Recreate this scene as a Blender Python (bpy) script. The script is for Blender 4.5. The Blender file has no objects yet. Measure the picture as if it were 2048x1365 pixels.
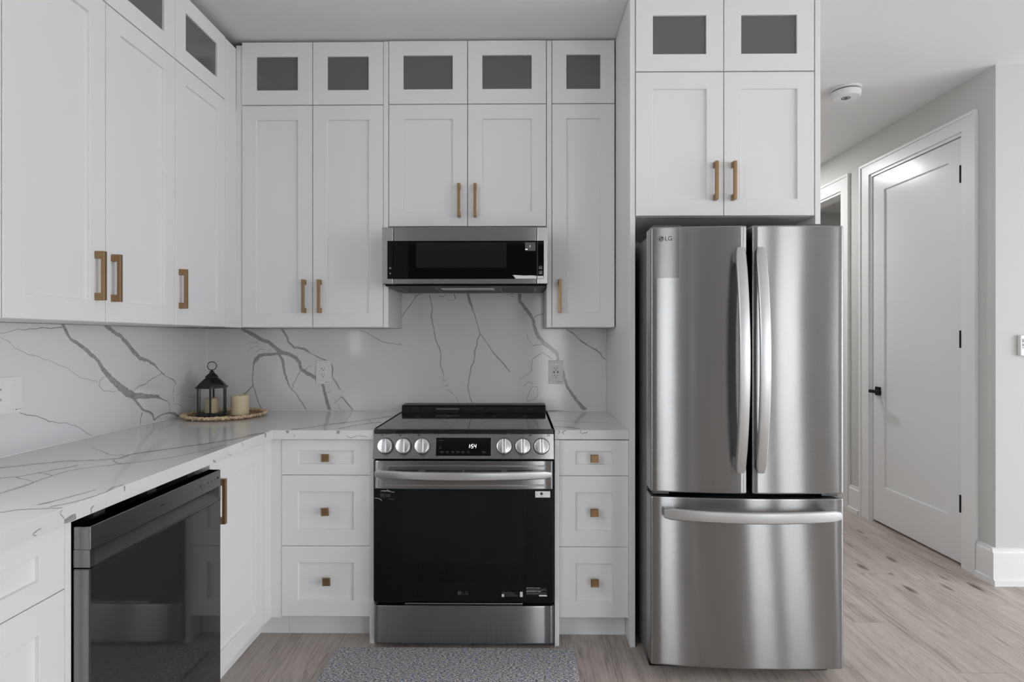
import bpy, bmesh, math, random
from mathutils import Matrix, Vector, Euler
from mathutils import noise as mnoise

C = bpy.context.scene.collection
SC = bpy.context.scene
R = math.radians

# ------------------------------------------------------------------ camera
cam_d = bpy.data.cameras.new('camera')
cam_d.lens = 20.0
cam_d.sensor_width = 36.0
cam_d.shift_y = -5.0 / 2048.0
cam_d.clip_start = 0.02
cam = bpy.data.objects.new('camera', cam_d)
cam.location = (0, 0, 1.304)
cam.rotation_euler = (R(90), 0, R(0.6))
C.objects.link(cam)
SC.camera = cam

# ------------------------------------------------------------------ view + world
SC.view_settings.view_transform = 'Standard'
SC.view_settings.look = 'None'
SC.view_settings.gamma = 1.0
SC.view_settings.use_curve_mapping = False
SC.view_settings.exposure = -0.27
W = bpy.data.worlds.new('world')
SC.world = W
W.use_nodes = True
wn = W.node_tree
bg = wn.nodes['Background']
tc = wn.nodes.new('ShaderNodeTexCoord')
sep = wn.nodes.new('ShaderNodeSeparateXYZ')
rmp = wn.nodes.new('ShaderNodeValToRGB')
wn.links.new(tc.outputs['Generated'], sep.inputs[0])
wn.links.new(sep.outputs['Z'], rmp.inputs[0])
rmp.color_ramp.elements[0].position = 0.0
rmp.color_ramp.elements[0].color = (0.775, 0.80, 0.825, 1)
rmp.color_ramp.elements[1].position = 0.15
rmp.color_ramp.elements[1].color = (0.95, 0.985, 1.02, 1)
wn.links.new(rmp.outputs[0], bg.inputs['Color'])
bg.inputs['Strength'].default_value = 9.0

# daylight comes in through these openings (x0, x1, z0, z1) of the rear wall and one on the left
REAR_Y = -3.6
RIGHT_X = 5.6
CEIL = 2.757
REAR_WINDOWS = [(0.38, 0.80, 0.04, 2.45), (1.22, 1.29, 0.5, 2.10), (2.60, 3.25, 0.03, 2.30), (3.48, 4.25, 0.20, 2.45), (5.32, 5.56, 0.35, 2.45)]
LEFT_WINDOWS = [(-0.30, 0.90, 1.08, 2.35)]
ADDED_RIGHT_WINDOWS = [(-2.7, -0.3, 0.25, 2.40), (0.1, 2.3, 0.04, 2.45)]  # unseen openings added on the right to light the left cabinet fronts and floor

def portal(name, loc, rot, sx, sy):
    d = bpy.data.lights.new(name, 'AREA')
    d.shape = 'RECTANGLE'; d.size = sx; d.size_y = sy
    d.cycles.is_portal = True
    o = bpy.data.objects.new(name, d)
    o.location = loc; o.rotation_euler = rot
    C.objects.link(o)
for i, (a, b, c, d) in enumerate(REAR_WINDOWS):
    portal('daylight_portal', ((a+b)/2, REAR_Y - 0.16, (c+d)/2), (R(90), 0, 0), b-a, d-c)
for i, (a, b, c, d) in enumerate(LEFT_WINDOWS):
    portal('daylight_portal', (-1.87, (a+b)/2, (c+d)/2), (R(90), 0, R(-90)), b-a, d-c)

for i, (a, b, c, d) in enumerate(ADDED_RIGHT_WINDOWS):
    portal('daylight_portal', (RIGHT_X+0.16, (a+b)/2, (c+d)/2), (R(90), 0, R(90)), b-a, d-c)

def spot_lamp(name, loc, power, size):
    d = bpy.data.lights.new(name, 'AREA')
    d.shape = 'DISK'; d.size = size; d.energy = power; d.color = (1.0, 0.99, 0.98)
    o = bpy.data.objects.new(name, d); o.location = loc
    C.objects.link(o)
    return o

# ------------------------------------------------------------------ mesh builder
OFF = {}

class MB:
    def __init__(self, T=None):
        self.v = []; self.f = []; self.mi = []; self.sm = []
        self.T = T or Matrix.Identity(4)
        self.m = 0
    def add(self, vs, fs, smooth=False):
        n = len(self.v)
        self.v += [self.T @ Vector(p) for p in vs]
        self.f += [[i+n for i in f] for f in fs]
        self.mi += [self.m]*len(fs); self.sm += [smooth]*len(fs)
        return self
    def addbm(self, bm, smooth=False):
        bm.verts.ensure_lookup_table(); bm.verts.index_update()
        self.add([v.co.copy() for v in bm.verts], [[v.index for v in f.verts] for f in bm.faces], smooth)
        bm.free(); return self
    def box(self, x0, x1, y0, y1, z0, z1, bev=0.0, seg=2):
        if x0 > x1: x0, x1 = x1, x0
        if y0 > y1: y0, y1 = y1, y0
        if z0 > z1: z0, z1 = z1, z0
        if bev <= 0:
            return self.add([(x0,y0,z0),(x1,y0,z0),(x1,y1,z0),(x0,y1,z0),(x0,y0,z1),(x1,y0,z1),(x1,y1,z1),(x0,y1,z1)],
                     [(0,3,2,1),(4,5,6,7),(0,1,5,4),(1,2,6,5),(2,3,7,6),(3,0,4,7)])
        bm = bmesh.new()
        bmesh.ops.create_cube(bm, size=1.0, matrix=Matrix.Translation(((x0+x1)/2,(y0+y1)/2,(z0+z1)/2)) @ Matrix.Diagonal((x1-x0,y1-y0,z1-z0,1)))
        bmesh.ops.bevel(bm, geom=list(bm.edges), offset=bev, segments=seg, profile=0.5, affect='EDGES')
        return self.addbm(bm, False)
    def prism(self, poly, a0, a1, axis='z', smooth=False):
        n = len(poly)
        def p(u, v, a):
            return {'z': (u, v, a), 'y': (u, a, v), 'x': (a, u, v)}[axis]
        vs = [p(u, v, a0) for u, v in poly] + [p(u, v, a1) for u, v in poly]
        fs = [list(range(n))[::-1], [n+i for i in range(n)]] + [[i, (i+1) % n, n+(i+1) % n, n+i] for i in range(n)]
        return self.add(vs, fs, smooth)
    def lathe(self, prof, c=(0,0,0), seg=32, smooth=True, closed=False):
        vs = []; fs = []
        k = len(prof)
        for r, z in prof:
            for i in range(seg):
                a = 2*math.pi*i/seg
                vs.append((c[0]+r*math.cos(a), c[1]+r*math.sin(a), c[2]+z))
        rng = range(k if closed else k-1)
        for j in rng:
            j2 = (j+1) % k
            for i in range(seg):
                i2 = (i+1) % seg
                fs.append((j*seg+i, j*seg+i2, j2*seg+i2, j2*seg+i))
        if not closed:
            fs.append([i for i in range(seg)][::-1]); fs.append([(k-1)*seg+i for i in range(seg)])
        return self.add(vs, fs, smooth)
    def sweep(self, pts, secs, closed=False, smooth=True):
        """pts: list of centre points, secs: list of section offsets (list of Vectors) per point"""
        vs = []; fs = []
        n = len(pts); k = len(secs[0])
        for p, s in zip(pts, secs):
            for o in s: vs.append(Vector(p)+Vector(o))
        for j in range(n if closed else n-1):
            j2 = (j+1) % n
            for i in range(k):
                i2 = (i+1) % k
                fs.append((j*k+i, j*k+i2, j2*k+i2, j2*k+i))
        if not closed:
            fs.append([i for i in range(k)][::-1]); fs.append([(n-1)*k+i for i in range(k)])
        return self.add(vs, fs, smooth)
    def tube(self, pts, r, seg=8, closed=False):
        pts = [Vector(p) for p in pts]; secs = []
        n = len(pts)
        for i, p in enumerate(pts):
            t = (pts[(i+1) % n if closed else min(i+1, n-1)] - pts[(i-1) % n if closed else max(i-1, 0)]).normalized()
            up = Vector((0,0,1)) if abs(t.z) < 0.95 else Vector((1,0,0))
            a = t.cross(up).normalized(); b = t.cross(a)
            secs.append([a*(r*math.cos(2*math.pi*k/seg)) + b*(r*math.sin(2*math.pi*k/seg)) for k in range(seg)])
        return self.sweep(pts, secs, closed)
    def ball(self, c, rx, ry, rz, sub=2, rot=None):
        bm = bmesh.new()
        M = Matrix.Translation(c) @ (rot.to_matrix().to_4x4() if rot else Matrix.Identity(4)) @ Matrix.Diagonal((rx,ry,rz,1))
        bmesh.ops.create_icosphere(bm, subdivisions=sub, radius=1.0, matrix=M)
        return self.addbm(bm, True)
    def build(self, name, mats, parent=None, fixn=True, angle=35):
        off = Vector(OFF.get(parent.name, (0,0,0))) if parent else Vector((0,0,0))
        me = bpy.data.meshes.new(name)
        me.from_pydata([tuple(p-off) for p in self.v], [], self.f)
        if not isinstance(mats, (list, tuple)): mats = [mats]
        for m in mats: me.materials.append(m)
        for p, mi, s in zip(me.polygons, self.mi, self.sm):
            p.material_index = mi; p.use_smooth = s
        if fixn:
            bm = bmesh.new(); bm.from_mesh(me)
            bmesh.ops.recalc_face_normals(bm, faces=bm.faces)
            bm.to_mesh(me); bm.free()
        me.set_sharp_from_angle(angle=R(angle))
        for p, s in zip(me.polygons, self.sm): p.use_smooth = s
        o = bpy.data.objects.new(name, me)
        C.objects.link(o)
        if parent:
            o.parent = parent
            OFF[o.name] = tuple(off)
        else:
            OFF[o.name] = (0,0,0)
        return o

def tag(o, label=None, cat=None, group=None, kind=None):
    if label: o['label'] = label
    if cat: o['category'] = cat
    if group: o['group'] = group
    if kind: o['kind'] = kind
    return o

def thing(name, label, cat, loc=(0,0,0), group=None, rotz=0.0, local=False):
    o = bpy.data.objects.new(name, None)
    o.empty_display_size = 0.1
    C.objects.link(o)
    o.location = loc; o.rotation_euler = (0, 0, rotz)
    OFF[o.name] = (0,0,0) if local else tuple(loc)
    return tag(o, label, cat, group)

def struct(name, mb, mat, parent=None):
    o = mb.build(name, mat, parent)
    if not parent: o['kind'] = 'structure'
    return o

def text_part(name, s, size, mat, parent, M, depth=0.0004, align='CENTER', spacing=1.0, sx=1.0):
    """letters as a mesh; M maps text plane (x right, y up, z out) to the coordinates of the builder"""
    cu = bpy.data.curves.new(name, 'FONT')
    cu.body = s; cu.size = size; cu.align_x = align; cu.align_y = 'CENTER'
    cu.extrude = depth/2; cu.space_character = spacing; cu.resolution_u = 3
    t = bpy.data.objects.new(name, cu); C.objects.link(t)
    bpy.context.view_layer.update()
    dg = bpy.context.evaluated_depsgraph_get()
    me = bpy.data.meshes.new_from_object(t.evaluated_get(dg))
    bpy.data.objects.remove(t); bpy.data.curves.remove(cu)
    off = Vector(OFF.get(parent.name, (0,0,0)))
    me.transform(Matrix.Translation(-off) @ M @ Matrix.Diagonal((sx,1,1,1)))
    me.materials.clear(); me.materials.append(mat)
    me.name = name
    o = bpy.data.objects.new(name, me); C.objects.link(o); o.parent = parent
    OFF[o.name] = tuple(off)
    return o

def plane_m(origin, right, up):
    r = Vector(right).normalized(); u = Vector(up).normalized(); n = r.cross(u)
    M = Matrix((r, u, n)).transposed().to_4x4()
    M.translation = Vector(origin)
    return M

# frames of reference for cabinet fronts: (u right, v up, n towards the viewer)
def back_T(y): return plane_m((0, y, 0), (1,0,0), (0,0,1))
def left_T(x): return plane_m((x, 0, 0), (0,1,0), (0,0,1))
def right_T(x): return plane_m((x, 0, 0), (0,-1,0), (0,0,1))

# ------------------------------------------------------------------ materials
def new_mat(name):
    m = bpy.data.materials.new(name); m.use_nodes = True
    return m, m.node_tree, m.node_tree.nodes['Principled BSDF']

def pm(name, col, rough=0.5, metal=0.0, spec=0.5, trans=0.0, emis=None, estr=1.0, bump=0.0, bscale=200.0, coat=0.0, ior=None, var=0.0, vscale=3.0):
    m, nt, b = new_mat(name)
    b.inputs['Base Color'].default_value = (*col, 1)
    b.inputs['Roughness'].default_value = rough
    b.inputs['Metallic'].default_value = metal
    b.inputs['Specular IOR Level'].default_value = spec
    b.inputs['Transmission Weight'].default_value = trans
    b.inputs['Coat Weight'].default_value = coat
    if ior: b.inputs['IOR'].default_value = ior
    if emis:
        b.inputs['Emission Color'].default_value = (*emis, 1); b.inputs['Emission Strength'].default_value = estr
    if bump or var:
        t = nt.nodes.new('ShaderNodeTexCoord')
        if bump:
            n = nt.nodes.new('ShaderNodeTexNoise'); n.inputs['Scale'].default_value = bscale; n.inputs['Detail'].default_value = 4
            nt.links.new(t.outputs['Object'], n.inputs['Vector'])
            bp = nt.nodes.new('ShaderNodeBump'); bp.inputs['Strength'].default_value = bump; bp.inputs['Distance'].default_value = 0.002
            nt.links.new(n.outputs['Fac'], bp.inputs['Height']); nt.links.new(bp.outputs[0], b.inputs['Normal'])
        if var:
            n2 = nt.nodes.new('ShaderNodeTexNoise'); n2.inputs['Scale'].default_value = vscale; n2.inputs['Detail'].default_value = 5
            nt.links.new(t.outputs['Object'], n2.inputs['Vector'])
            r = nt.nodes.new('ShaderNodeMapRange'); r.inputs['From Min'].default_value = 0.3; r.inputs['From Max'].default_value = 0.7
            r.inputs['To Min'].default_value = 1-var; r.inputs['To Max'].default_value = 1+var
            nt.links.new(n2.outputs['Fac'], r.inputs['Value'])
            mx = nt.nodes.new('ShaderNodeVectorMath'); mx.operation = 'SCALE'; mx.inputs[0].default_value = col
            nt.links.new(r.outputs[0], mx.inputs['Scale']); nt.links.new(mx.outputs[0], b.inputs['Base Color'])
    return m

def steel(name, col=0.55, rough=0.24, aniso=0.75, wav=0.12, brush=0.9):
    """brushed metal: the brush lines run level, so reflections smear upright"""
    m, nt, b = new_mat(name)
    L = nt.links; N = nt.nodes.new
    b.inputs['Metallic'].default_value = 1.0
    b.inputs['Anisotropic'].default_value = aniso
    b.inputs['Anisotropic Rotation'].default_value = 0.25
    g = N('ShaderNodeNewGeometry')
    cr = N('ShaderNodeVectorMath'); cr.operation = 'CROSS_PRODUCT'; cr.inputs[0].default_value = (0, 0, 1)
    L.new(g.outputs['Normal'], cr.inputs[1]); L.new(cr.outputs[0], b.inputs['Tangent'])
    t = N('ShaderNodeTexCoord')
    mp = N('ShaderNodeMapping'); mp.inputs['Scale'].default_value = (70, 70, 5000)
    L.new(t.outputs['Object'], mp.inputs[0])
    n = N('ShaderNodeTexNoise'); n.inputs['Scale'].default_value = 1.0; n.inputs['Detail'].default_value = 1.5
    L.new(mp.outputs[0], n.inputs['Vector'])
    b.inputs['Roughness'].default_value = rough
    r2 = N('ShaderNodeMapRange'); r2.inputs['To Min'].default_value = col*0.93; r2.inputs['To Max'].default_value = col*1.07
    L.new(n.outputs['Fac'], r2.inputs['Value'])
    cb = N('ShaderNodeCombineColor')
    for k in range(3): L.new(r2.outputs[0], cb.inputs[k])
    L.new(cb.outputs[0], b.inputs['Base Color'])
    nrm = g.outputs['Normal']
    if wav:
        w = N('ShaderNodeTexNoise'); w.inputs['Scale'].default_value = 3.2; w.inputs['Detail'].default_value = 1
        L.new(t.outputs['Object'], w.inputs['Vector'])
        bp = N('ShaderNodeBump'); bp.inputs['Strength'].default_value = wav; bp.inputs['Distance'].default_value = 0.02
        L.new(w.outputs['Fac'], bp.inputs['Height']); nrm = bp.outputs[0]
    # the flanks of the level brush grooves: lobes leaning up and down blur reflections upright
    def tilt(k):
        sub = N('ShaderNodeMath'); sub.operation = 'MULTIPLY_ADD'; sub.inputs[1].default_value = brush*0.25; sub.inputs[2].default_value = k - brush*0.125
        L.new(n.outputs['Fac'], sub.inputs[0])
        cz = N('ShaderNodeCombineXYZ'); L.new(sub.outputs[0], cz.inputs[2])
        ad = N('ShaderNodeVectorMath'); ad.operation = 'ADD'; L.new(nrm, ad.inputs[0]); L.new(cz.outputs[0], ad.inputs[1])
        nz = N('ShaderNodeVectorMath'); nz.operation = 'NORMALIZE'; L.new(ad.outputs[0], nz.inputs[0]); return nz.outputs[0]
    L.new(tilt(0.0), b.inputs['Normal'])
    if brush:
        out = nt.nodes['Material Output']; prev = b.outputs[0]
        for q, (k, wgt) in enumerate(((0.17*brush, 0.36), (-0.17*brush, 0.28))):
            c = N('ShaderNodeBsdfPrincipled')
            for key in ('Metallic', 'Anisotropic', 'Anisotropic Rotation', 'Roughness'): c.inputs[key].default_value = b.inputs[key].default_value
            L.new(cr.outputs[0], c.inputs['Tangent']); L.new(cb.outputs[0], c.inputs['Base Color']); L.new(tilt(k), c.inputs['Normal'])
            mx = N('ShaderNodeMixShader'); mx.inputs[0].default_value = wgt
            L.new(prev, mx.inputs[1]); L.new(c.outputs[0], mx.inputs[2]); prev = mx.outputs[0]
        L.new(prev, out.inputs['Surface'])
    return m

def floor_material():
    m, nt, b = new_mat('oak_plank')
    L = nt.links; N = nt.nodes.new
    t = N('ShaderNodeTexCoord')
    s = N('ShaderNodeSeparateXYZ'); L.new(t.outputs['Object'], s.inputs[0])
    def math_(op, a, bb=None):
        n = N('ShaderNodeMath'); n.operation = op
        for k, v in enumerate((a, bb)):
            if v is None: continue
            if isinstance(v, (int, float)): n.inputs[k].default_value = v
            else: L.new(v, n.inputs[k])
        return n.outputs[0]
    PW, PL = 0.19, 1.45
    u = math_('DIVIDE', s.outputs['X'], PW)
    col = math_('FLOOR', u)
    stag = math_('MULTIPLY', math_('FRACT', math_('MULTIPLY', math_('SINE', math_('MULTIPLY', col, 12.9898)), 43758.5)), 1.0)
    v = math_('ADD', math_('DIVIDE', s.outputs['Y'], PL), stag)
    row = math_('FLOOR', v)
    ident = math_('FRACT', math_('ABSOLUTE', math_('MULTIPLY', math_('SINE', math_('ADD', math_('MULTIPLY', col, 78.233), math_('MULTIPLY', row, 37.71))), 9758.5)))
    fu = math_('FRACT', u); fv = math_('FRACT', v)
    eu = math_('MINIMUM', fu, math_('SUBTRACT', 1.0, fu))
    ev = math_('MINIMUM', fv, math_('SUBTRACT', 1.0, fv))
    gap = math_('MINIMUM', math_('MULTIPLY', eu, PW), math_('MULTIPLY', ev, PL))
    gm = N('ShaderNodeMapRange'); gm.inputs['From Min'].default_value = 0.0003; gm.inputs['From Max'].default_value = 0.0014
    L.new(gap, gm.inputs['Value'])
    # per-plank shifted coordinates
    cx = N('ShaderNodeCombineXYZ')
    L.new(math_('ADD', s.outputs['X'], math_('MULTIPLY', ident, 7.0)), cx.inputs[0])
    L.new(math_('ADD', s.outputs['Y'], math_('MULTIPLY', ident, 31.0)), cx.inputs[1])
    L.new(math_('MULTIPLY', ident, 5.0), cx.inputs[2])
    def noise(scale, det, mapping, dist=0.0, rough=0.6):
        mp = N('ShaderNodeMapping'); mp.inputs['Scale'].default_value = mapping; L.new(cx.outputs[0], mp.inputs[0])
        n = N('ShaderNodeTexNoise'); n.inputs['Scale'].default_value = scale; n.inputs['Detail'].default_value = det
        n.inputs['Roughness'].default_value = rough; n.inputs['Distortion'].default_value = dist
        L.new(mp.outputs[0], n.inputs['Vector']); return n.outputs['Fac']
    broad = noise(1.0, 4, (11, 1.1, 1), 0.8, 0.55)
    fine = noise(1.0, 5, (210, 9, 1), 0.4, 0.75)
    lines = noise(1.0, 3, (95, 2.2, 1), 1.2, 0.6)
    # cathedral rings: iso-lines of a stretched noise
    field = noise(1.0, 1, (5.0, 0.75, 1), 0.3, 0.4)
    rings = math_('ABSOLUTE', math_('SINE', math_('MULTIPLY', field, 70.0)))
    rings = math_('POWER', rings, 2.0)
    # knots
    mpk = N('ShaderNodeMapping'); mpk.inputs['Scale'].default_value = (7.5, 2.5, 1); L.new(cx.outputs[0], mpk.inputs[0])
    vk = N('ShaderNodeTexVoronoi'); vk.inputs['Scale'].default_value = 1.0; L.new(mpk.outputs[0], vk.inputs['Vector'])
    wob = math_('ADD', vk.outputs['Distance'], math_('MULTIPLY', math_('SUBTRACT', noise(1.0, 3, (40, 9, 1), 0.5), 0.5), 0.16))
    kn = N('ShaderNodeMapRange'); kn.inputs['From Min'].default_value = 0.02; kn.inputs['From Max'].default_value = 0.17
    kn.inputs['To Min'].default_value = 1.0; kn.inputs['To Max'].default_value = 0.0
    L.new(wob, kn.inputs['Value'])
    val = math_('ADD', math_('MULTIPLY', broad, 0.36), math_('MULTIPLY', fine, 0.46))
    val = math_('ADD', val, math_('MULTIPLY', lines, 0.30))
    val = math_('ADD', val, math_('MULTIPLY', rings, 0.045))
    val = math_('ADD', val, math_('MULTIPLY', math_('SUBTRACT', ident, 0.5), 0.06))
    val = math_('SUBTRACT', math_('SUBTRACT', val, 0.075), math_('MULTIPLY', kn.outputs[0], 0.36))
    cr = N('ShaderNodeValToRGB')
    e = cr.color_ramp.elements
    e[0].position = 0.12; e[0].color = (0.075, 0.058, 0.047, 1)
    e[1].position = 0.70; e[1].color = (0.585, 0.525, 0.48, 1)
    x = cr.color_ramp.elements.new(0.36); x.color = (0.25, 0.208, 0.18, 1)
    x = cr.color_ramp.elements.new(0.50); x.color = (0.455, 0.395, 0.355, 1)
    L.new(val, cr.inputs[0])
    mx = N('ShaderNodeMix'); mx.data_type = 'RGBA'
    L.new(gm.outputs[0], mx.inputs[0]); mx.inputs[6].default_value = (0.19, 0.16, 0.14, 1); L.new(cr.outputs[0], mx.inputs[7])
    L.new(mx.outputs[2], b.inputs['Base Color'])
    b.inputs['Roughness'].default_value = 0.42
    b.inputs['Specular IOR Level'].default_value = 0.35
    bp = N('ShaderNodeBump'); bp.inputs['Strength'].default_value = 0.18; bp.inputs['Distance'].default_value = 0.001
    L.new(fine, bp.inputs['Height']); L.new(bp.outputs[0], b.inputs['Normal'])
    return m

def tweed_material():
    m, nt, b = new_mat('grey_tweed')
    L = nt.links; N = nt.nodes.new
    t = N('ShaderNodeTexCoord')
    outs = []
    for sc in ((150, 640, 1), (680, 260, 1)):
        mp = N('ShaderNodeMapping'); mp.inputs['Scale'].default_value = sc; L.new(t.outputs['Object'], mp.inputs[0])
        n = N('ShaderNodeTexNoise'); n.inputs['Scale'].default_value = 0.62; n.inputs['Detail'].default_value = 2.5
        L.new(mp.outputs[0], n.inputs['Vector']); outs.append(n)
    mx = N('ShaderNodeMath'); mx.operation = 'ADD'; L.new(outs[0].outputs['Fac'], mx.inputs[0]); L.new(outs[1].outputs['Fac'], mx.inputs[1])
    hf = N('ShaderNodeMath'); hf.operation = 'MULTIPLY'; hf.inputs[1].default_value = 0.5; L.new(mx.outputs[0], hf.inputs[0])
    cr = N('ShaderNodeValToRGB'); e = cr.color_ramp.elements
    e[0].position = 0.43; e[0].color = (0.055, 0.055, 0.065, 1)
    e[1].position = 0.57; e[1].color = (0.88, 0.87, 0.87, 1)
    x = cr.color_ramp.elements.new(0.5); x.color = (0.40, 0.395, 0.405, 1)
    L.new(hf.outputs[0], cr.inputs[0])
    mp = N('ShaderNodeMapping'); mp.inputs['Scale'].default_value = (38, 120, 1); L.new(t.outputs['Object'], mp.inputs[0])
    nt2 = N('ShaderNodeTexNoise'); nt2.inputs['Scale'].default_value = 1.0; nt2.inputs['Detail'].default_value = 3; L.new(mp.outputs[0], nt2.inputs['Vector'])
    tint = N('ShaderNodeValToRGB'); te = tint.color_ramp.elements
    te[0].position = 0.38; te[0].color = (0.86, 0.90, 1.06, 1); te[1].position = 0.62; te[1].color = (1.06, 1.0, 0.90, 1)
    L.new(nt2.outputs['Fac'], tint.inputs[0])
    mm = N('ShaderNodeMix'); mm.data_type = 'RGBA'; mm.blend_type = 'MULTIPLY'; mm.inputs[0].default_value = 1.0
    L.new(cr.outputs[0], mm.inputs[6]); L.new(tint.outputs[0], mm.inputs[7]); L.new(mm.outputs[2], b.inputs['Base Color'])
    b.inputs['Roughness'].default_value = 0.95; b.inputs['Specular IOR Level'].default_value = 0.1
    bp = N('ShaderNodeBump'); bp.inputs['Strength'].default_value = 0.6; bp.inputs['Distance'].default_value = 0.002
    L.new(hf.outputs[0], bp.inputs['Height']); L.new(bp.outputs[0], b.inputs['Normal'])
    return m

M = {}
M['paint'] = pm('white_cabinet_paint', (0.80, 0.80, 0.805), 0.38, bump=0.03, bscale=25)
M['trim'] = pm('white_trim_paint', (0.80, 0.80, 0.80), 0.35)
M['doorpaint'] = pm('white_door_paint', (0.78, 0.78, 0.785), 0.22, bump=0.05, bscale=9)
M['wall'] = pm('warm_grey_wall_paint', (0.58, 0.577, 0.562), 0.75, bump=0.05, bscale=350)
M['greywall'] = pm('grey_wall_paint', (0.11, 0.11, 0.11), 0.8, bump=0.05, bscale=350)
M['ceil'] = pm('ceiling_paint', (0.80, 0.80, 0.80), 0.9, bump=0.04, bscale=300)
M['quartz'] = pm('white_quartz', (0.74, 0.74, 0.745), 0.10, var=0.012, vscale=5)
M['vein'] = pm('grey_quartz_vein', (0.33, 0.33, 0.335), 0.10, var=0.22, vscale=90)
M['caulk'] = pm('white_caulk', (0.85, 0.85, 0.85), 0.4)
M['brass'] = pm('brushed_bronze', (0.34, 0.222, 0.122), 0.36, metal=0.95, bump=0.04, bscale=500)
M['steel'] = steel('brushed_stainless', 0.335, 0.19, 1.0, 0.02, 1.3)
M['steelflat'] = steel('stainless_trim', 0.42, 0.27, 0.7, 0.0, 0.5)
M['steeldark'] = steel('dark_stainless', 0.26, 0.33, 0.6, 0.0, 0.4)
M['handle'] = pm('satin_steel', (0.60, 0.60, 0.605), 0.33, metal=1.0)
M['chrome'] = pm('polished_chrome', (0.80, 0.80, 0.80), 0.12, metal=1.0)
M['dial'] = pm('spun_metal_dial', (0.72, 0.72, 0.725), 0.26, metal=1.0)
M['greymetal'] = pm('grey_painted_metal', (0.11, 0.11, 0.115), 0.35, metal=0.6)
M['black'] = pm('black_plastic', (0.006, 0.006, 0.006), 0.35, spec=0.2, bump=0.05, bscale=400)
M['gap'] = pm('black_gasket', (0.01, 0.01, 0.01), 0.7)
M['bglass'] = pm('black_glass', (0.004, 0.004, 0.004), 0.03, spec=0.22)
M['cookglass'] = pm('ceramic_cooktop_glass', (0.012, 0.012, 0.013), 0.06, spec=0.6)
M['dwglass'] = pm('dishwasher_black_glass', (0.028, 0.028, 0.029), 0.05, spec=0.9)
M['window'] = pm('oven_window_glass', (0.006, 0.006, 0.0065), 0.04, spec=0.22)
M['mwwindow'] = pm('microwave_window_mesh', (0.014, 0.014, 0.0145), 0.1, spec=0.3)
M['pane'] = pm('frosted_grey_glass', (0.13, 0.13, 0.132), 0.16, spec=0.6)
M['display'] = pm('display_glass', (0.006, 0.006, 0.0065), 0.05, spec=0.22)
M['lcd'] = pm('lit_digits', (0.9, 0.9, 0.9), 0.4, emis=(1, 1, 1), estr=1.2)
M['printgrey'] = pm('grey_print', (0.10, 0.10, 0.10), 0.5)
M['printdark'] = pm('dark_print', (0.02, 0.02, 0.02), 0.5)
M['printwhite'] = pm('white_print', (0.65, 0.65, 0.65), 0.5)
M['logodark'] = pm('logo_dark_grey', (0.05, 0.05, 0.05), 0.4)
M['logogrey'] = pm('logo_mid_grey', (0.055, 0.055, 0.055), 0.4)
M['plastic'] = pm('white_plastic', (0.80, 0.80, 0.80), 0.30)
M['iron'] = pm('black_iron', (0.012, 0.012, 0.012), 0.45, bump=0.3, bscale=120)
M['wax'] = pm('ivory_wax', (0.72, 0.62, 0.40), 0.45, var=0.05, vscale=12)
M['waxpale'] = pm('pale_wax', (0.68, 0.62, 0.50), 0.45)
M['straw'] = pm('woven_straw', (0.74, 0.57, 0.37), 0.85, var=0.22, vscale=60, bump=0.6, bscale=260)
M['strawdark'] = pm('woven_straw_mat', (0.36, 0.235, 0.135), 0.9, var=0.4, vscale=70, bump=0.6, bscale=220)
M['clear'] = pm('clear_glass', (1, 1, 1), 0.0, trans=1.0, ior=1.45)
M['film'] = steel('film_covered_stainless', 0.22, 0.19, 1.0, 0.02, 1.3)
M['floor'] = floor_material()
M['tweed'] = tweed_material()
M['lampglow'] = pm('lamp_diffuser', (0.9, 0.9, 0.9), 0.5, emis=(1.0, 0.99, 0.98), estr=6.0)
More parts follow.
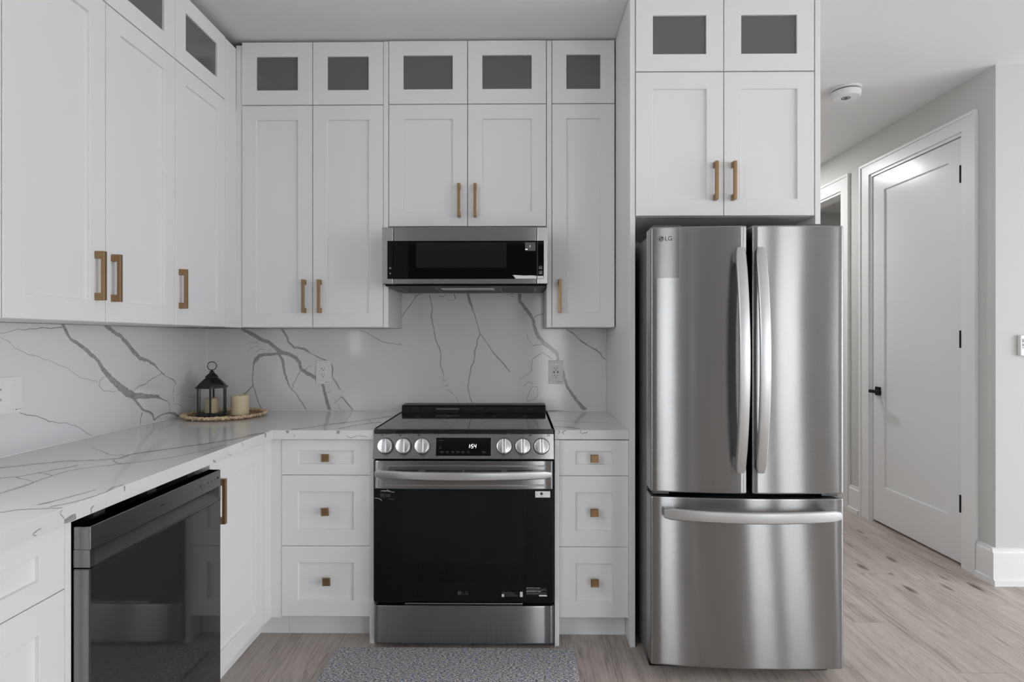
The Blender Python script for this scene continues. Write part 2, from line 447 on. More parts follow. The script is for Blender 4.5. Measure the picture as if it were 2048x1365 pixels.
VEINS = {
 'left': [
  [(1.831,1.319,1.1),(1.896,1.335,1.5),(1.919,1.334,2.4),(1.947,1.336,2.4),(1.99,1.342,3.3),(2.035,1.341,3.4),(2.083,1.346,3.8)],
  [(2.088,1.354,14.6),(2.105,1.326,13.7),(2.122,1.302,11.8),(2.15,1.288,14.3),(2.191,1.265,17.8),(2.227,1.239,18.4),(2.262,1.215,16.3),(2.284,1.185,21.3),(2.311,1.158,24.2),(2.344,1.129,30.1),(2.386,1.101,34.2),(2.436,1.069,36.9),(2.481,1.052,33.8),(2.536,1.046,26.2),(2.602,1.037,18.2),(2.644,1.032,18.6),(2.662,1.022,6.8),(2.716,1.003,2.9)],
  [(2.474,1.042,16.7),(2.505,1.013,14.5),(2.536,0.983,12.2),(2.577,0.97,10.9),(2.602,0.953,11.9),(2.617,0.924,8.9)],
  [(2.617,0.927,6.8),(2.644,0.939,6.2),(2.688,0.946,5.7),(2.734,0.944,9),(2.771,0.936,15.1),(2.81,0.915,8.2),(2.84,0.91,5.8)],
  [(2.532,0.973,4.8),(2.52,0.949,4),(2.518,0.912,3.1)],
  [(2.311,1.354,21.6),(2.351,1.331,18.3),(2.4,1.309,20.4),(2.444,1.274,22.1),(2.481,1.237,24.2),(2.52,1.215,20),(2.568,1.203,15.5),(2.61,1.185,14.5),(2.644,1.161,5.1),(2.693,1.128,6.6)],
  [(2.693,1.125,2.3),(2.725,1.115,3.5),(2.762,1.101,5.9),(2.781,1.079,4.6)],
  [(2.671,1.139,3),(2.636,1.129,3),(2.593,1.116,4.3),(2.552,1.1,3.5),(2.505,1.091,3),(2.478,1.078,3.1)],
  [(1.831,1.308,1.1),(1.857,1.296,1.2),(1.883,1.275,1.2),(1.933,1.25,1.6),(1.975,1.242,1.3),(2.046,1.215,1.3),(2.11,1.192,1.4),(2.167,1.155,1.4),(2.215,1.141,1.5),(2.265,1.13,1.4)],
  [(2.297,1.149,2.2),(2.271,1.132,2.4),(2.268,1.113,2.5),(2.288,1.093,1.9),(2.344,1.081,1.9),(2.365,1.083,2.1)],
  [(1.903,1.054,1.8),(1.933,1.041,3.5),(1.966,1.034,2.8),(1.995,1.022,2.8),(2.02,1.009,3.7),(2.062,0.995,2.1),(2.088,0.993,1.7),(2.133,0.976,1.7),(2.167,0.96,2.2),(2.197,0.939,2.2),(2.24,0.913,1.8)],
  [(2.76,1.064,1.9),(2.762,0.995,1.9)],
  [(2.781,1.022,2.1),(2.81,1.036,2.2)],
  [(2.76,0.982,1.7),(2.81,0.978,1.8),(2.84,0.954,2.2)],
  [(2.88,1.008,2.3),(2.933,1,2.4),(2.976,1.011,2.8)],
  [(2.716,1.003,2.4),(2.734,0.975,2.5),(2.736,0.952,2.8)],
 ],
 'back': [
  [(-1.476,1.347,19.7),(-1.43,1.326,22.4),(-1.39,1.3,22.4),(-1.344,1.283,21),(-1.304,1.25,23.8),(-1.278,1.229,26.5),(-1.238,1.221,19.8),(-1.198,1.201,22.4),(-1.179,1.175,19.8),(-1.172,1.142,18.5),(-1.139,1.119,22.4),(-1.089,1.09,19.8),(-1.063,1.069,18.5),(-1.053,1.056,17.2),(-1.043,1.017,15.9),(-1.033,0.977,18.6),(-1.023,0.944,19.8),(-1.013,0.913,17.1)],
  [(-1.278,1.224,18.5),(-1.324,1.219,17.1),(-1.364,1.217,17.1),(-1.397,1.208,23.8),(-1.417,1.188,23.8),(-1.427,1.168,8),(-1.43,1.128,5.9),(-1.435,1.089,4.6),(-1.43,1.053,5.3),(-1.456,1.023,7.9),(-1.48,1.002,9.2)],
  [(-1.43,1.049,4),(-1.417,1.016,5.3),(-1.403,0.964,5.3),(-1.377,0.914,4)],
  [(-1.288,1.214,13.3),(-1.268,1.181,17.1),(-1.264,1.142,14.5),(-1.254,1.102,13.2),(-1.238,1.056,6.7),(-1.221,1.026,4.6),(-1.198,1.01,4.6),(-1.179,0.977,5.3),(-1.159,0.951,6),(-1.139,0.913,5.3)],
  [(-1.218,1.03,3.2),(-1.208,1.063,4),(-1.188,1.102,4),(-1.172,1.129,4),(-1.142,1.139,2.7),(-1.122,1.158,2),(-1.112,1.152,2)],
  [(-1.268,1.347,13.2),(-1.251,1.323,13.1),(-1.235,1.28,12),(-1.205,1.255,13.1),(-1.159,1.25,13.1),(-1.142,1.24,15.9),(-1.119,1.224,3.9),(-1.073,1.201,5.3),(-1.03,1.185,6),(-1.007,1.165,9.3),(-0.997,1.142,7.9),(-1,1.096,5.2),(-0.98,1.063,6.6),(-0.957,1.025,5.2)],
  [(-0.951,0.991,7.9),(-0.927,0.964,8),(-0.908,0.938,9.3),(-0.881,0.913,5.3)],
  [(-0.99,0.958,2.6),(-0.967,0.971,2.6),(-0.954,0.991,2.6)],
  [(-0.967,0.951,1.9),(-0.96,0.918,1.9)],
  [(-1.033,1.01,2),(-1.013,1.017,2),(-1.01,1.03,2)],
  [(-0.993,0.984,2),(-0.98,0.971,2)],
  [(-1.456,1.235,2),(-1.43,1.257,2),(-1.397,1.264,1.9)],
  [(-1.41,1.234,2.7),(-1.39,1.247,2.6),(-1.364,1.244,2.6)],
  [(-1.344,1.231,2.1),(-1.334,1.254,1.9)],
  [(-1.456,1.283,2),(-1.43,1.283,2),(-1.403,1.28,1.9),(-1.413,1.29,2)],
  [(-0.848,1.347,2),(-0.815,1.336,2.6),(-0.782,1.313,2.6),(-0.723,1.283,3.3),(-0.677,1.278,2.6),(-0.624,1.269,2.6)],
  [(-0.519,1.548,3.6),(-0.55,1.533,4.9),(-0.556,1.515,3.6),(-0.583,1.482,4.3),(-0.604,1.451,4.2),(-0.623,1.418,3.1)],
  [(-0.477,1.542,3.7),(-0.462,1.478,4.2),(-0.46,1.463,4.3),(-0.467,1.424,6),(-0.456,1.37,4.3),(-0.447,1.327,4.9),(-0.443,1.297,5.5),(-0.423,1.255,6),(-0.415,1.218,4.3),(-0.417,1.176,4.2),(-0.409,1.134,3.7),(-0.398,1.104,3.6)],
  [(-0.405,1.046,2.5),(-0.377,1.052,2.5)],
  [(-0.386,1.022,2.4),(-0.374,1.028,2.4),(-0.341,0.995,3)],
  [(-0.332,0.989,1.8),(-0.321,0.956,1.8)],
  [(-0.405,1.098,2.4),(-0.401,1.077,2.4),(-0.386,1.075,2.4)],
  [(-0.268,1.546,16.9),(-0.262,1.515,15.7),(-0.252,1.484,12.1),(-0.241,1.454,3.6),(-0.226,1.406,4.3),(-0.214,1.363,3.6),(-0.205,1.332,3.7),(-0.169,1.285,3),(-0.139,1.237,5.4),(-0.126,1.219,5.5),(-0.096,1.188,5.4),(-0.072,1.161,7.3),(-0.039,1.122,3.7)],
  [(-0.205,1.33,3.6),(-0.218,1.297,6),(-0.22,1.273,5.5),(-0.234,1.231,6.1),(-0.232,1.206,3.6),(-0.238,1.176,5.4),(-0.253,1.149,4.9),(-0.258,1.11,4.3),(-0.268,1.056,4.2),(-0.265,1.013,4.2),(-0.256,0.983,4.2),(-0.245,0.956,4.3)],
  [(0.006,1.544,19.4),(0.009,1.508,19.3),(0.037,1.469,20.5),(0.064,1.436,19.3),(0.082,1.406,18),(0.088,1.363,19.3),(0.106,1.321,24.1),(0.139,1.279,25.3),(0.175,1.255,22.8),(0.202,1.231,22.9),(0.214,1.207,18.1),(0.217,1.177,13.3),(0.23,1.146,12.1),(0.242,1.128,9.6),(0.251,1.086,14.5),(0.266,1.044,15.7),(0.284,1.011,16.9),(0.314,0.972,18.1),(0.341,0.942,20.5),(0.365,0.92,21.8)],
  [(0.266,1.351,4.9),(0.296,1.333,7.2),(0.326,1.303,4.9),(0.341,1.289,9.6),(0.386,1.261,6),(0.428,1.237,8.4),(0.443,1.222,7.2),(0.446,1.213,4.8),(0.47,1.19,5.4)],
  [(0.079,1.264,4.2),(0.103,1.27,4.3),(0.136,1.273,4.2)],
  [(0.085,1.418,4.2),(0.103,1.43,4.2),(0.136,1.435,4.1)],
  [(0.106,1.297,2.4),(0.097,1.279,2.5)],
  [(0.058,1.116,1.8),(0.073,1.131,3),(0.072,1.158,2.4),(0.079,1.195,3),(0.091,1.201,4.2),(0.133,1.231,3),(0.151,1.216,4.2),(0.163,1.207,4.9),(0.187,1.192,3.1)],
  [(0.006,1.083,2.4),(0.046,1.107,2.5),(0.058,1.116,2.4)],
  [(0.031,1.047,2.4),(0.049,1.068,2.4),(0.073,1.069,2.4),(0.082,1.059,2.4)],
  [(0.103,1.045,2.3),(0.109,1.008,3),(0.097,0.983,2.4),(0.055,0.965,2.4),(0.046,0.98,2.3),(0.064,1.02,2.4),(0.079,1.044,2.4),(0.103,1.045,2.5)],
  [(-0.426,1.536,3),(-0.41,1.528,3.1),(-0.389,1.536,3.1),(-0.389,1.545,3)],
  [(-0.344,1.545,4.2),(-0.336,1.515,4.2)],
  [(-0.377,1.515,2.4),(-0.365,1.507,2.4),(-0.345,1.512,2.5)],
  [(-0.06,1.536,2.4),(-0.048,1.542,2.3),(-0.027,1.542,2.4),(-0.025,1.53,2.4),(-0.039,1.53,2.4)],
  [(0.049,1.327,1.8),(0.052,1.303,1.8),(0.073,1.279,1.8)],
 ],
 'top': [
  [(-1.56,1.697,14.7),(-1.501,1.75,17.6),(-1.438,1.794,17.1),(-1.351,1.807,14.3),(-1.293,1.836,18.8),(-1.303,1.891,15.1),(-1.278,1.937,18.3),(-1.214,2.018,16.7),(-1.163,2.084,16.9),(-1.112,2.163,16.5),(-1.081,2.229,14.2),(-1.071,2.3,36.8),(-1.042,2.333,26.9)],
  [(-1.302,1.417,4.5),(-1.305,1.459,9.6),(-1.305,1.5,10.7),(-1.314,1.53,4.9),(-1.321,1.571,5.7),(-1.323,1.602,5.2),(-1.324,1.652,4.9),(-1.312,1.683,6.4),(-1.271,1.727,6.9),(-1.229,1.758,9.4),(-1.183,1.792,7),(-1.135,1.849,6.7),(-1.096,1.938,5.9),(-1.07,2.071,5.8)],
  [(-1.3,1.811,2.6),(-1.26,1.772,4.6),(-1.229,1.758,6.2)],
  [(-1.314,1.53,2.4),(-1.353,1.555,2.9),(-1.389,1.57,2.9),(-1.409,1.585,6),(-1.384,1.651,7.9),(-1.363,1.701,10.3),(-1.351,1.732,8.3)],
  [(-1.447,1.574,5.9),(-1.411,1.588,5.9)],
  [(-1.387,1.631,4.1),(-1.363,1.626,3.8),(-1.323,1.602,2.1)],
  [(-1.159,1.261,4.1),(-1.137,1.282,5.2),(-1.092,1.291,3.5),(-1.049,1.298,5.9)],
  [(-1.125,1.319,4),(-1.117,1.336,11.9),(-1.111,1.353,3.7),(-1.1,1.407,3.9),(-1.086,1.452,4.1)],
  [(-1.083,1.304,4),(-1.054,1.348,3.6),(-1.044,1.433,2.8),(-1.062,1.483,4.7),(-1.049,1.502,8.1)],
  [(-1.522,2.014,2.6),(-1.429,1.942,2.3),(-1.367,1.89,4.4),(-1.329,1.881,7.3),(-1.326,1.897,6)],
  [(-0.972,2.425,16.6),(-0.911,2.476,15.5),(-0.834,2.601,19.9),(-0.732,2.7,17.4),(-0.667,2.796,19.8),(-0.631,2.849,16.9)],
  [(-0.778,2.443,11.8),(-0.74,2.529,13.6),(-0.679,2.61,16.5),(-0.636,2.641,18.4)],
  [(-0.712,2.712,2.9),(-0.669,2.603,2.2)],
 ],
 'topr': [
  [(0.159,2.525,10.4),(0.222,2.499,23.8),(0.267,2.455,16.6)],
  [(0.17,2.701,8.9),(0.28,2.656,9),(0.42,2.642,6)],
 ],
 'edgel': [
  [(1.292,0.914,2.6),(1.286,0.904,2.2),(1.297,0.889,2.4)],
  [(1.297,0.883,11.6),(1.317,0.883,17.6),(1.332,0.885,14.7)],
  [(1.234,0.888,2.1),(1.214,0.885,3.6),(1.213,0.88,2.1),(1.228,0.874,1.1)],
  [(1.388,0.893,2.7),(1.38,0.888,4.9),(1.38,0.876,2.7)],
  [(1.498,0.914,7.3),(1.498,0.898,3.1)],
  [(2.14,0.911,3.2),(2.151,0.897,3.2)],
  [(1.937,0.885,9.6),(1.964,0.871,2.9)],
  [(2.034,0.889,2.5),(2.068,0.873,2.6)],
  [(2.338,0.911,17.8),(2.338,0.895,12.7)],
 ],
 'edgeb': [
  [(-0.98,0.913,20.8),(-0.978,0.901,10.3)],
  [(-0.764,0.913,15.6),(-0.764,0.899,13.5)],
  [(-0.954,0.896,2.1),(-0.946,0.883,2.1)],
  [(-0.73,0.891,2.1),(-0.71,0.884,2.1),(-0.678,0.891,2),(-0.637,0.886,2)],
 ],
 'edger': [
  [(0.171,0.915,8.1),(0.177,0.905,4),(0.171,0.897,4.1)],
  [(0.207,0.915,8),(0.189,0.905,6.5),(0.195,0.897,4.1)],
  [(0.321,0.914,2.4),(0.272,0.914,2.4),(0.264,0.908,3.2),(0.272,0.899,3.2),(0.292,0.902,4),(0.294,0.908,2.4)],
 ],
}

# ------------------------------------------------------------------ vein ribbons on stone
def ribbon(mb, pts, place, seed, step=0.006, jit=1.0):
    """pts: (u, v, width mm) on the slab; place(u, v) -> point just proud of the stone; irregular edges"""
    rnd = random.Random(seed)
    P = []
    for i in range(len(pts)-1):
        a, b = pts[i], pts[i+1]
        L = math.hypot(b[0]-a[0], b[1]-a[1]); n = max(1, int(L/step))
        for k in range(n):
            t = k/n
            P.append([a[0]+(b[0]-a[0])*t, a[1]+(b[1]-a[1])*t, a[2]+(b[2]-a[2])*t])
    P.append(list(pts[-1]))
    n = len(P); Lf = []; Rt = []
    for i, (u, v, w) in enumerate(P):
        p = P[max(i-1, 0)]; q = P[min(i+1, n-1)]
        dx, dy = q[0]-p[0], q[1]-p[1]; L = math.hypot(dx, dy) or 1
        nx, ny = -dy/L, dx/L
        w = max(w*0.86, 0.9)*0.001
        s = seed*7.31
        cj = (mnoise.noise((u*55, v*55, s)) * 0.0030 + mnoise.noise((u*200, v*200, s+5))*0.0007) * jit
        if i in (0, n-1): cj *= 0.3
        wl = w/2*(1 + 0.30*mnoise.noise((u*75, v*75, s+9))) + 0.0002
        wr = w/2*(1 + 0.30*mnoise.noise((u*75, v*75, s+17))) + 0.0002
        Lf.append(place(u+nx*(wl+cj), v+ny*(wl+cj))); Rt.append(place(u-nx*(wr-cj), v-ny*(wr-cj)))
    old = mb.m; mb.m = 1
    mb.add(Lf+Rt, [(i, i+1, n+i+1, n+i) for i in range(n-1)], False)
    mb.m = old

# ------------------------------------------------------------------ the room shell
WALL_Y = 3.070      # face of the kitchen back wall
WALL_X = -1.696     # face of the left wall
HALL_X = 2.53       # hallway wall with the white door
CORNER_Y = 3.04     # its corner towards the kitchen
mb = MB(); mb.box(-1.9, RIGHT_X+0.2, REAR_Y-0.2, 7.2, -0.08, 0.0)
struct('floor', mb, M['floor'])
mb = MB(); mb.box(-1.9, RIGHT_X+0.2, REAR_Y-0.2, 7.2, CEIL, CEIL+0.1)
struct('ceiling', mb, M['ceil'])
mb = MB(); mb.box(-1.83, 1.30, WALL_Y, WALL_Y+0.12, 0, CEIL)
struct('wall_back', mb, M['wall'])
mb = MB()
def wall_x(mb, x0, x1, y0, y1, holes):
    """a wall lying in a plane of constant x, with rectangular holes (y0, y1, z0, z1)"""
    ys = y0
    for a, b, c, d in sorted(holes):
        mb.box(x0, x1, ys, a, 0, CEIL)
        if c > 0.001: mb.box(x0, x1, a, b, 0, c)
        mb.box(x0, x1, a, b, d, CEIL)
        ys = b
    mb.box(x0, x1, ys, y1, 0, CEIL)
def wall_y(mb, y0, y1, x0, x1, holes):
    xs = x0
    for a, b, c, d in sorted(holes):
        mb.box(xs, a, y0, y1, 0, CEIL)
        if c > 0.001: mb.box(a, b, y0, y1, 0, c)
        mb.box(a, b, y0, y1, d, CEIL)
        xs = b
    mb.box(xs, x1, y0, y1, 0, CEIL)
wall_x(mb, WALL_X-0.14, WALL_X, REAR_Y, WALL_Y+0.12, LEFT_WINDOWS)
struct('wall_left', mb, M['wall'])
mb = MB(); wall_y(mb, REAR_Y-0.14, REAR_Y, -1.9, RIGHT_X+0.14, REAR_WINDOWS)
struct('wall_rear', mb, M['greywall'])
mb = MB(); wall_x(mb, RIGHT_X, RIGHT_X+0.14, REAR_Y, CORNER_Y, ADDED_RIGHT_WINDOWS)
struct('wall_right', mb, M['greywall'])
DOOR = (3.262, 4.108, 0.0, 2.474)
DOOR2 = (4.470, 5.32, 0.0, 2.450)
mb = MB()
wall_x(mb, HALL_X, HALL_X+0.12, CORNER_Y, 6.6, [DOOR, DOOR2])
mb.box(HALL_X+0.12, RIGHT_X+0.14, CORNER_Y, CORNER_Y+0.12, 0, CEIL)
struct('wall_hall', mb, M['wall'])
mb = MB(); mb.box(1.302, 1.42, WALL_Y+0.001, 6.6, 0, CEIL)
struct('wall_passage', mb, M['wall'])
mb = MB(); mb.box(1.30, 2.66, 6.6, 6.72, 0, CEIL)
struct('wall_end', mb, M['wall'])
mb = MB(); mb.box(4.3, 4.4, CORNER_Y+0.13, 6.7, 0, CEIL); mb.box(2.66, 4.3, 6.6, 6.7, 0, CEIL)
struct('wall_bedroom', mb, M['wall'])

# baseboards: tall flat board with a stepped cap and a shoe strip
def baseboard(name, poly_fn, a0, a1, axis):
    mb = MB(); mb.prism(poly_fn, a0, a1, axis)
    return struct(name, mb, M['trim'])
prof = [(0, 0), (0.026, 0), (0.026, 0.030), (0.017, 0.034), (0.017, 0.172), (0.010, 0.180), (0.010, 0.193), (0, 0.195)]
baseboard('baseboard_corner', [(CORNER_Y - u - 0.0005, v) for u, v in prof], HALL_X-0.026, RIGHT_X, 'x')
baseboard('baseboard_hall', [(HALL_X - u - 0.0005, v) for u, v in prof], CORNER_Y-0.003, 3.149, 'y')
baseboard('baseboard_middle', [(HALL_X - u - 0.0005, v) for u, v in prof], 4.222, 4.352, 'y')
baseboard('baseboard_rear', [(REAR_Y + u + 0.0005, v) for u, v in prof], 1.45, 2.2, 'x')

# window frames behind the camera
for i, (a, b, c, d) in enumerate(REAR_WINDOWS):
    mb = MB(); w = 0.05 if b-a > 0.5 else 0.025
    y0, y1 = REAR_Y-0.10, REAR_Y-0.04
    mb.box(a, a+w, y0, y1, c, d); mb.box(b-w, b, y0, y1, c, d); mb.box(a, b, y0, y1, c, c+w); mb.box(a, b, y0, y1, d-w, d)
    if b-a > 1.5:
        for t in (1/3, 2/3): mb.box(a+(b-a)*t-0.03, a+(b-a)*t+0.03, y0, y1, c, d)
    struct('window_%d' % (i+1), mb, M['trim'])
for i, (a, b, c, d) in enumerate(LEFT_WINDOWS):
    mb = MB(); x0, x1 = WALL_X-0.10, WALL_X-0.04; w = 0.05
    mb.box(x0, x1, a, a+w, c, d); mb.box(x0, x1, b-w, b, c, d); mb.box(x0, x1, a, b, c, c+w); mb.box(x0, x1, a, b, d-w, d)
    mb.box(x0, x1, (a+b)/2-0.03, (a+b)/2+0.03, c, d)
    struct('window_%d' % (len(REAR_WINDOWS)+1+i), mb, M['trim'])

for i, (a, b, c, d) in enumerate(ADDED_RIGHT_WINDOWS):  # frames of the added light openings in the right wall
    mb = MB(); x0, x1 = RIGHT_X+0.04, RIGHT_X+0.10; w = 0.05
    mb.box(x0, x1, a, a+w, c, d); mb.box(x0, x1, b-w, b, c, d); mb.box(x0, x1, a, b, c, c+w); mb.box(x0, x1, a, b, d-w, d)
    mb.box(x0, x1, (a+b)/2-0.03, (a+b)/2+0.03, c, d)
    struct('window_%d' % (len(REAR_WINDOWS)+len(LEFT_WINDOWS)+1+i), mb, M['trim'])

# casings of the two hall openings
def casing(name, op, wL, wR, top):
    a, b, c, d = op
    mb = MB()
    x1 = HALL_X-0.0005; xf = HALL_X-0.013; rv = 0.006; xb = HALL_X-0.021; bw = 0.017; zt = d+top
    mb.box(xf, x1, a-wR+bw, a-rv, 0, zt-bw); mb.box(xf, x1, b+rv, b+wL-bw, 0, zt-bw); mb.box(xf, x1, a-rv, b+rv, d+rv, zt-bw)
    mb.box(xb, x1, a-wR, a-wR+bw, 0, zt); mb.box(xb, x1, b+wL-bw, b+wL, 0, zt); mb.box(xb, x1, a-wR+bw, b+wL-bw, zt-bw, zt)
    # jamb lining
    mb.box(HALL_X-0.0010, HALL_X+0.121, a-rv, a+0.012, 0, d); mb.box(HALL_X-0.0010, HALL_X+0.121, b-0.012, b+rv, 0, d)
    mb.box(HALL_X-0.0010, HALL_X+0.121, a+0.012, b-0.012, d-0.012, d+rv)
    return struct(name, mb, M['trim'])
casing('trim_1', DOOR, 0.108, 0.110, 0.092)
casing('trim_2', DOOR2, 0.11, 0.112, 0.113)

# ------------------------------------------------------------------ panel builders
def shaker(mb, u0, u1, v0, v1, n0, n1, sl, sr, rb, rt, depth=0.010, glass=False, bev=0.0016):
    """a framed front: flat stiles and rails round a recessed panel (or an open light when glass)"""
    def ring(ins, n): return [(u0+ins, v0+ins, n), (u1-ins, v0+ins, n), (u1-ins, v1-ins, n), (u0+ins, v1-ins, n)]
    def hole(e, n): return [(u0+sl+e, v0+rb+e, n), (u1-sr-e, v0+rb+e, n), (u1-sr-e, v1-rt-e, n), (u0+sl+e, v1-rt-e, n)]
    rings = [ring(0, n0), ring(0, n1-bev), ring(bev, n1), hole(-0.001, n1)]
    if glass: rings += [hole(0.0, n1-0.001), hole(0.0, n0)]
    else: rings += [hole(0.0, n1-0.001), hole(0.0012, n1-depth)]
    vs = [p for r in rings for p in r]; fs = []
    for k in range(len(rings)-1):
        for i in range(4):
            j = (i+1) % 4
            fs.append((4*k+i, 4*k+j, 4*k+4+j, 4*k+4+i))
    L = 4*(len(rings)-1)
    if glass:
        for i in range(4):
            j = (i+1) % 4
            fs.append((L+i, L+j, j, i))
    else:
        fs.append((L, L+1, L+2, L+3)); fs.append((3, 2, 1, 0))
    return mb.add(vs, fs)

def bar_pull(parent, T, u, v, n, length=0.160, vertical=True):
    """square bar pull on two square posts"""
    mb = MB(T); w = 0.0135
    h = length/2
    def bx(a0, a1, b0, b1, c0, c1, bev):
        if vertical: mb.box(u+a0, u+a1, v+b0, v+b1, n+c0, n+c1, bev)
        else: mb.box(u+b0, u+b1, v+a0, v+a1, n+c0, n+c1, bev)
    bx(-w/2, w/2, -h, h, 0.020, 0.032, 0.0015)
    for s in (-1, 1):
        b0, b1 = sorted((s*h, s*(h-0.024)))
        bx(-w/2-0.0006, w/2+0.0006, b0, b1, 0.0, 0.0205, 0.001)
    return mb.build('handle', M['brass'], parent)

def square_knob(parent, T, u, v, n, rot=0.0, s=0.0335):
    K = T @ Matrix.Translation((u, v, n)) @ Matrix.Rotation(R(rot), 4, 'Z')
    mb = MB(K)
    mb.prism([(math.cos(2*math.pi*i/16)*0.009, math.sin(2*math.pi*i/16)*0.009) for i in range(16)], 0, 0.016, 'z')
    # a square head, flaring towards a slightly hollow face
    rr = [(0.60, 0.014), (0.98, 0.020), (1.0, 0.0265), (0.94, 0.028), (0.80, 0.0270)]
    vs = []; fs = []
    for k, z in rr:
        a = s/2*k
        vs += [(-a, -a, z), (a, -a, z), (a, a, z), (-a, a, z)]
    for k in range(len(rr)-1):
        for i in range(4):
            j = (i+1) % 4
            fs.append((4*k+i, 4*k+j, 4*k+4+j, 4*k+4+i))
    e = 4*(len(rr)-1)
    fs.append((e, e+1, e+2, e+3)); fs.append((3, 2, 1, 0))
    mb.add(vs, fs)
    return mb.build('knob', M['brass'], parent, angle=25)

GAPD = 0.0016   # half of the reveal between two fronts
def carcass(mb, u0, u1, v0, v1, nb, nf, open_front=False, t=0.016):
    e = 0.0006
    u0 += e; u1 -= e; v0 += e; v1 -= e
    if not open_front:
        mb.box(u0, u1, v0, v1, nb, nf); return
    mb.box(u0, u0+t, v0, v1, nb, nf); mb.box(u1-t, u1, v0, v1, nb, nf)
    mb.box(u0+t, u1-t, v0, v0+t, nb, nf); mb.box(u0+t, u1-t, v1-t, v1, nb, nf)
    mb.box(u0+t, u1-t, v0+t, v1-t, nb, nb+0.006)

def wall_cabinet(T, label, base, doors, u0, u1, v0, v1, depth, handles=(), glass=False, group=None, name=None, fr=0.070, ubody=None, nb=None):
    """doors: list of (u0, u1); handles: list of (door index, u, v)"""
    t = thing(name or ('glass_front_cabinet' if glass else 'wall_cabinet'), label, 'cabinet', base, group)
    mb = MB(T); bu0, bu1 = ubody or (u0, u1)
    carcass(mb, bu0, bu1, v0, v1, (nb if nb is not None else -depth), -0.0225, glass)
    mb.build('body', M['paint'], t)
    objs = []
    for a, b in doors:
        d = MB(T); shaker(d, a+GAPD, b-GAPD, v0+0.0015, v1-0.0015, -0.0205, 0.0, fr, fr, fr, fr, glass=glass)
        o = d.build('door', M['paint'], t); objs.append(o)
        if glass:
            g = MB(T); g.box(a+fr-0.008, b-fr+0.008, v0+fr-0.008, v1-fr+0.008, -0.0175, -0.0125)
            # the pane sits in a rebate of the frame, just behind its front lip
            g = MB(T); g.box(a+GAPD+fr+0.0003, b-GAPD-fr-0.0003, v0+fr+0.0018, v1-fr-0.0018, -0.013, -0.009)
            g.build('glass_pane', M['pane'], o)
    for k, u, v in handles: bar_pull(objs[k], T, u, v, 0.0)
    return t

def filler(label, x0, x1, y0, y1, z0, z1, name='filler_strip', cat='filler strip', parts=None):
    mb = MB(); mb.box(x0, x1, y0, y1, z0, z1, 0.001)
    for p in parts or []: mb.box(*p)
    o = mb.build(name, M['paint'], None)
    return tag(o, label, cat)

# ------------------------------------------------------------------ wall cabinets
YU = 2.750; XL = -1.3724
Tb = back_T(YU); Tl = left_T(XL)
ZB, ZM, ZT = 1.3575, 2.4300, 2.7450
WD = WALL_Y - YU - 0.001     # depth to the wall behind
LD = XL - WALL_X - 0.001
# the stone reaches a little way up behind the cabinets' lower edge, so bodies stop at its face
SLAB_Y = 3.057; SLAB_X = -1.683
LT = 2.722
wall_cabinet(Tl, 'white wall cabinet over the left counter, mostly cut off by the left picture edge', (XL, 1.29, ZB), [(1.085, 1.4997)], 1.085, 1.4997, ZB, ZM-0.006, LD, [])
wall_cabinet(Tl, 'white two-door wall cabinet over the left counter, its two bronze pulls side by side', (XL, 1.88, ZB), [(1.4997, 1.8815), (1.8815, 2.2657)], 1.4997, 2.2657, ZB, ZM-0.006, LD,
             [(0, 1.836, 1.508), (1, 1.910, 1.508)])
wall_cabinet(Tl, 'white single-door wall cabinet in the corner above the lantern, one bronze pull', (XL, 2.46, ZB), [(2.2657, 2.655)], 2.2657, 2.655, ZB, ZM-0.006, LD,
             [(0, 2.294, 1.505)])
wall_cabinet(Tl, 'white glass-fronted cabinet at top left, cut by the top picture edge', (XL, 1.88, ZM), [(1.4997, 1.8815), (1.8815, 2.2657)], 1.4997, 2.2657, ZM-0.005, LT, LD, glass=True)
wall_cabinet(Tl, 'white one-pane glass-fronted cabinet at the top of the left run, next to the corner', (XL, 2.46, ZM), [(2.2657, 2.655)], 2.2657, 2.655, ZM-0.005, LT, LD, glass=True)
# corner fillers
filler('white vertical filler strip in the upper corner between the left and back wall cabinets', XL-0.020, XL-0.0005, 2.656, YU+0.006, ZB, LT-0.006,
       parts=[(XL-0.0005, -1.3445, YU+0.008, YU+0.024, 2.418, 2.732), (XL-0.0005, -1.3445, YU+0.004, YU+0.020, ZB, 2.4165)])
B = [-1.3431, -0.9968, -0.6520, -0.6272, -0.2441, 0.1379, 0.1636, 0.4682]
wall_cabinet(Tb, 'tall white two-door wall cabinet between the corner and the microwave', (-1.0, YU, ZB), [(B[0], B[1]), (B[1], B[2])], B[0], B[2], ZB, ZM+0.007, WD,
             [(0, -1.034, 1.508), (1, -0.9585, 1.508)])
wall_cabinet(Tb, 'white two-pane glass-fronted cabinet left of the one above the microwave', (-1.0, YU, ZM), [(B[0], B[1]), (B[1], B[2])], B[0], B[2], ZM+0.008, ZT, WD, glass=True, fr=0.0705)
wall_cabinet(Tb, 'short white two-door wall cabinet directly above the microwave', (-0.245, YU, 1.846), [(B[3], B[4]), (B[4], B[5])], B[3], B[5], 1.846, ZM+0.009, WD,
             [(0, -0.284, 1.969), (1, -0.2065, 1.969)])
wall_cabinet(Tb, 'white two-pane glass-fronted cabinet two levels above the microwave', (-0.245, YU, ZM), [(B[3], B[4]), (B[4], B[5])], B[3], B[5], ZM+0.010, ZT+0.003, WD, glass=True, fr=0.0705)
wall_cabinet(Tb, 'narrow white single-door wall cabinet between the microwave and the refrigerator panel', (0.316, YU, ZB), [(B[6], B[7])], B[6], B[7], ZB, ZM+0.009, WD,
             [(0, 0.2015, 1.508)])
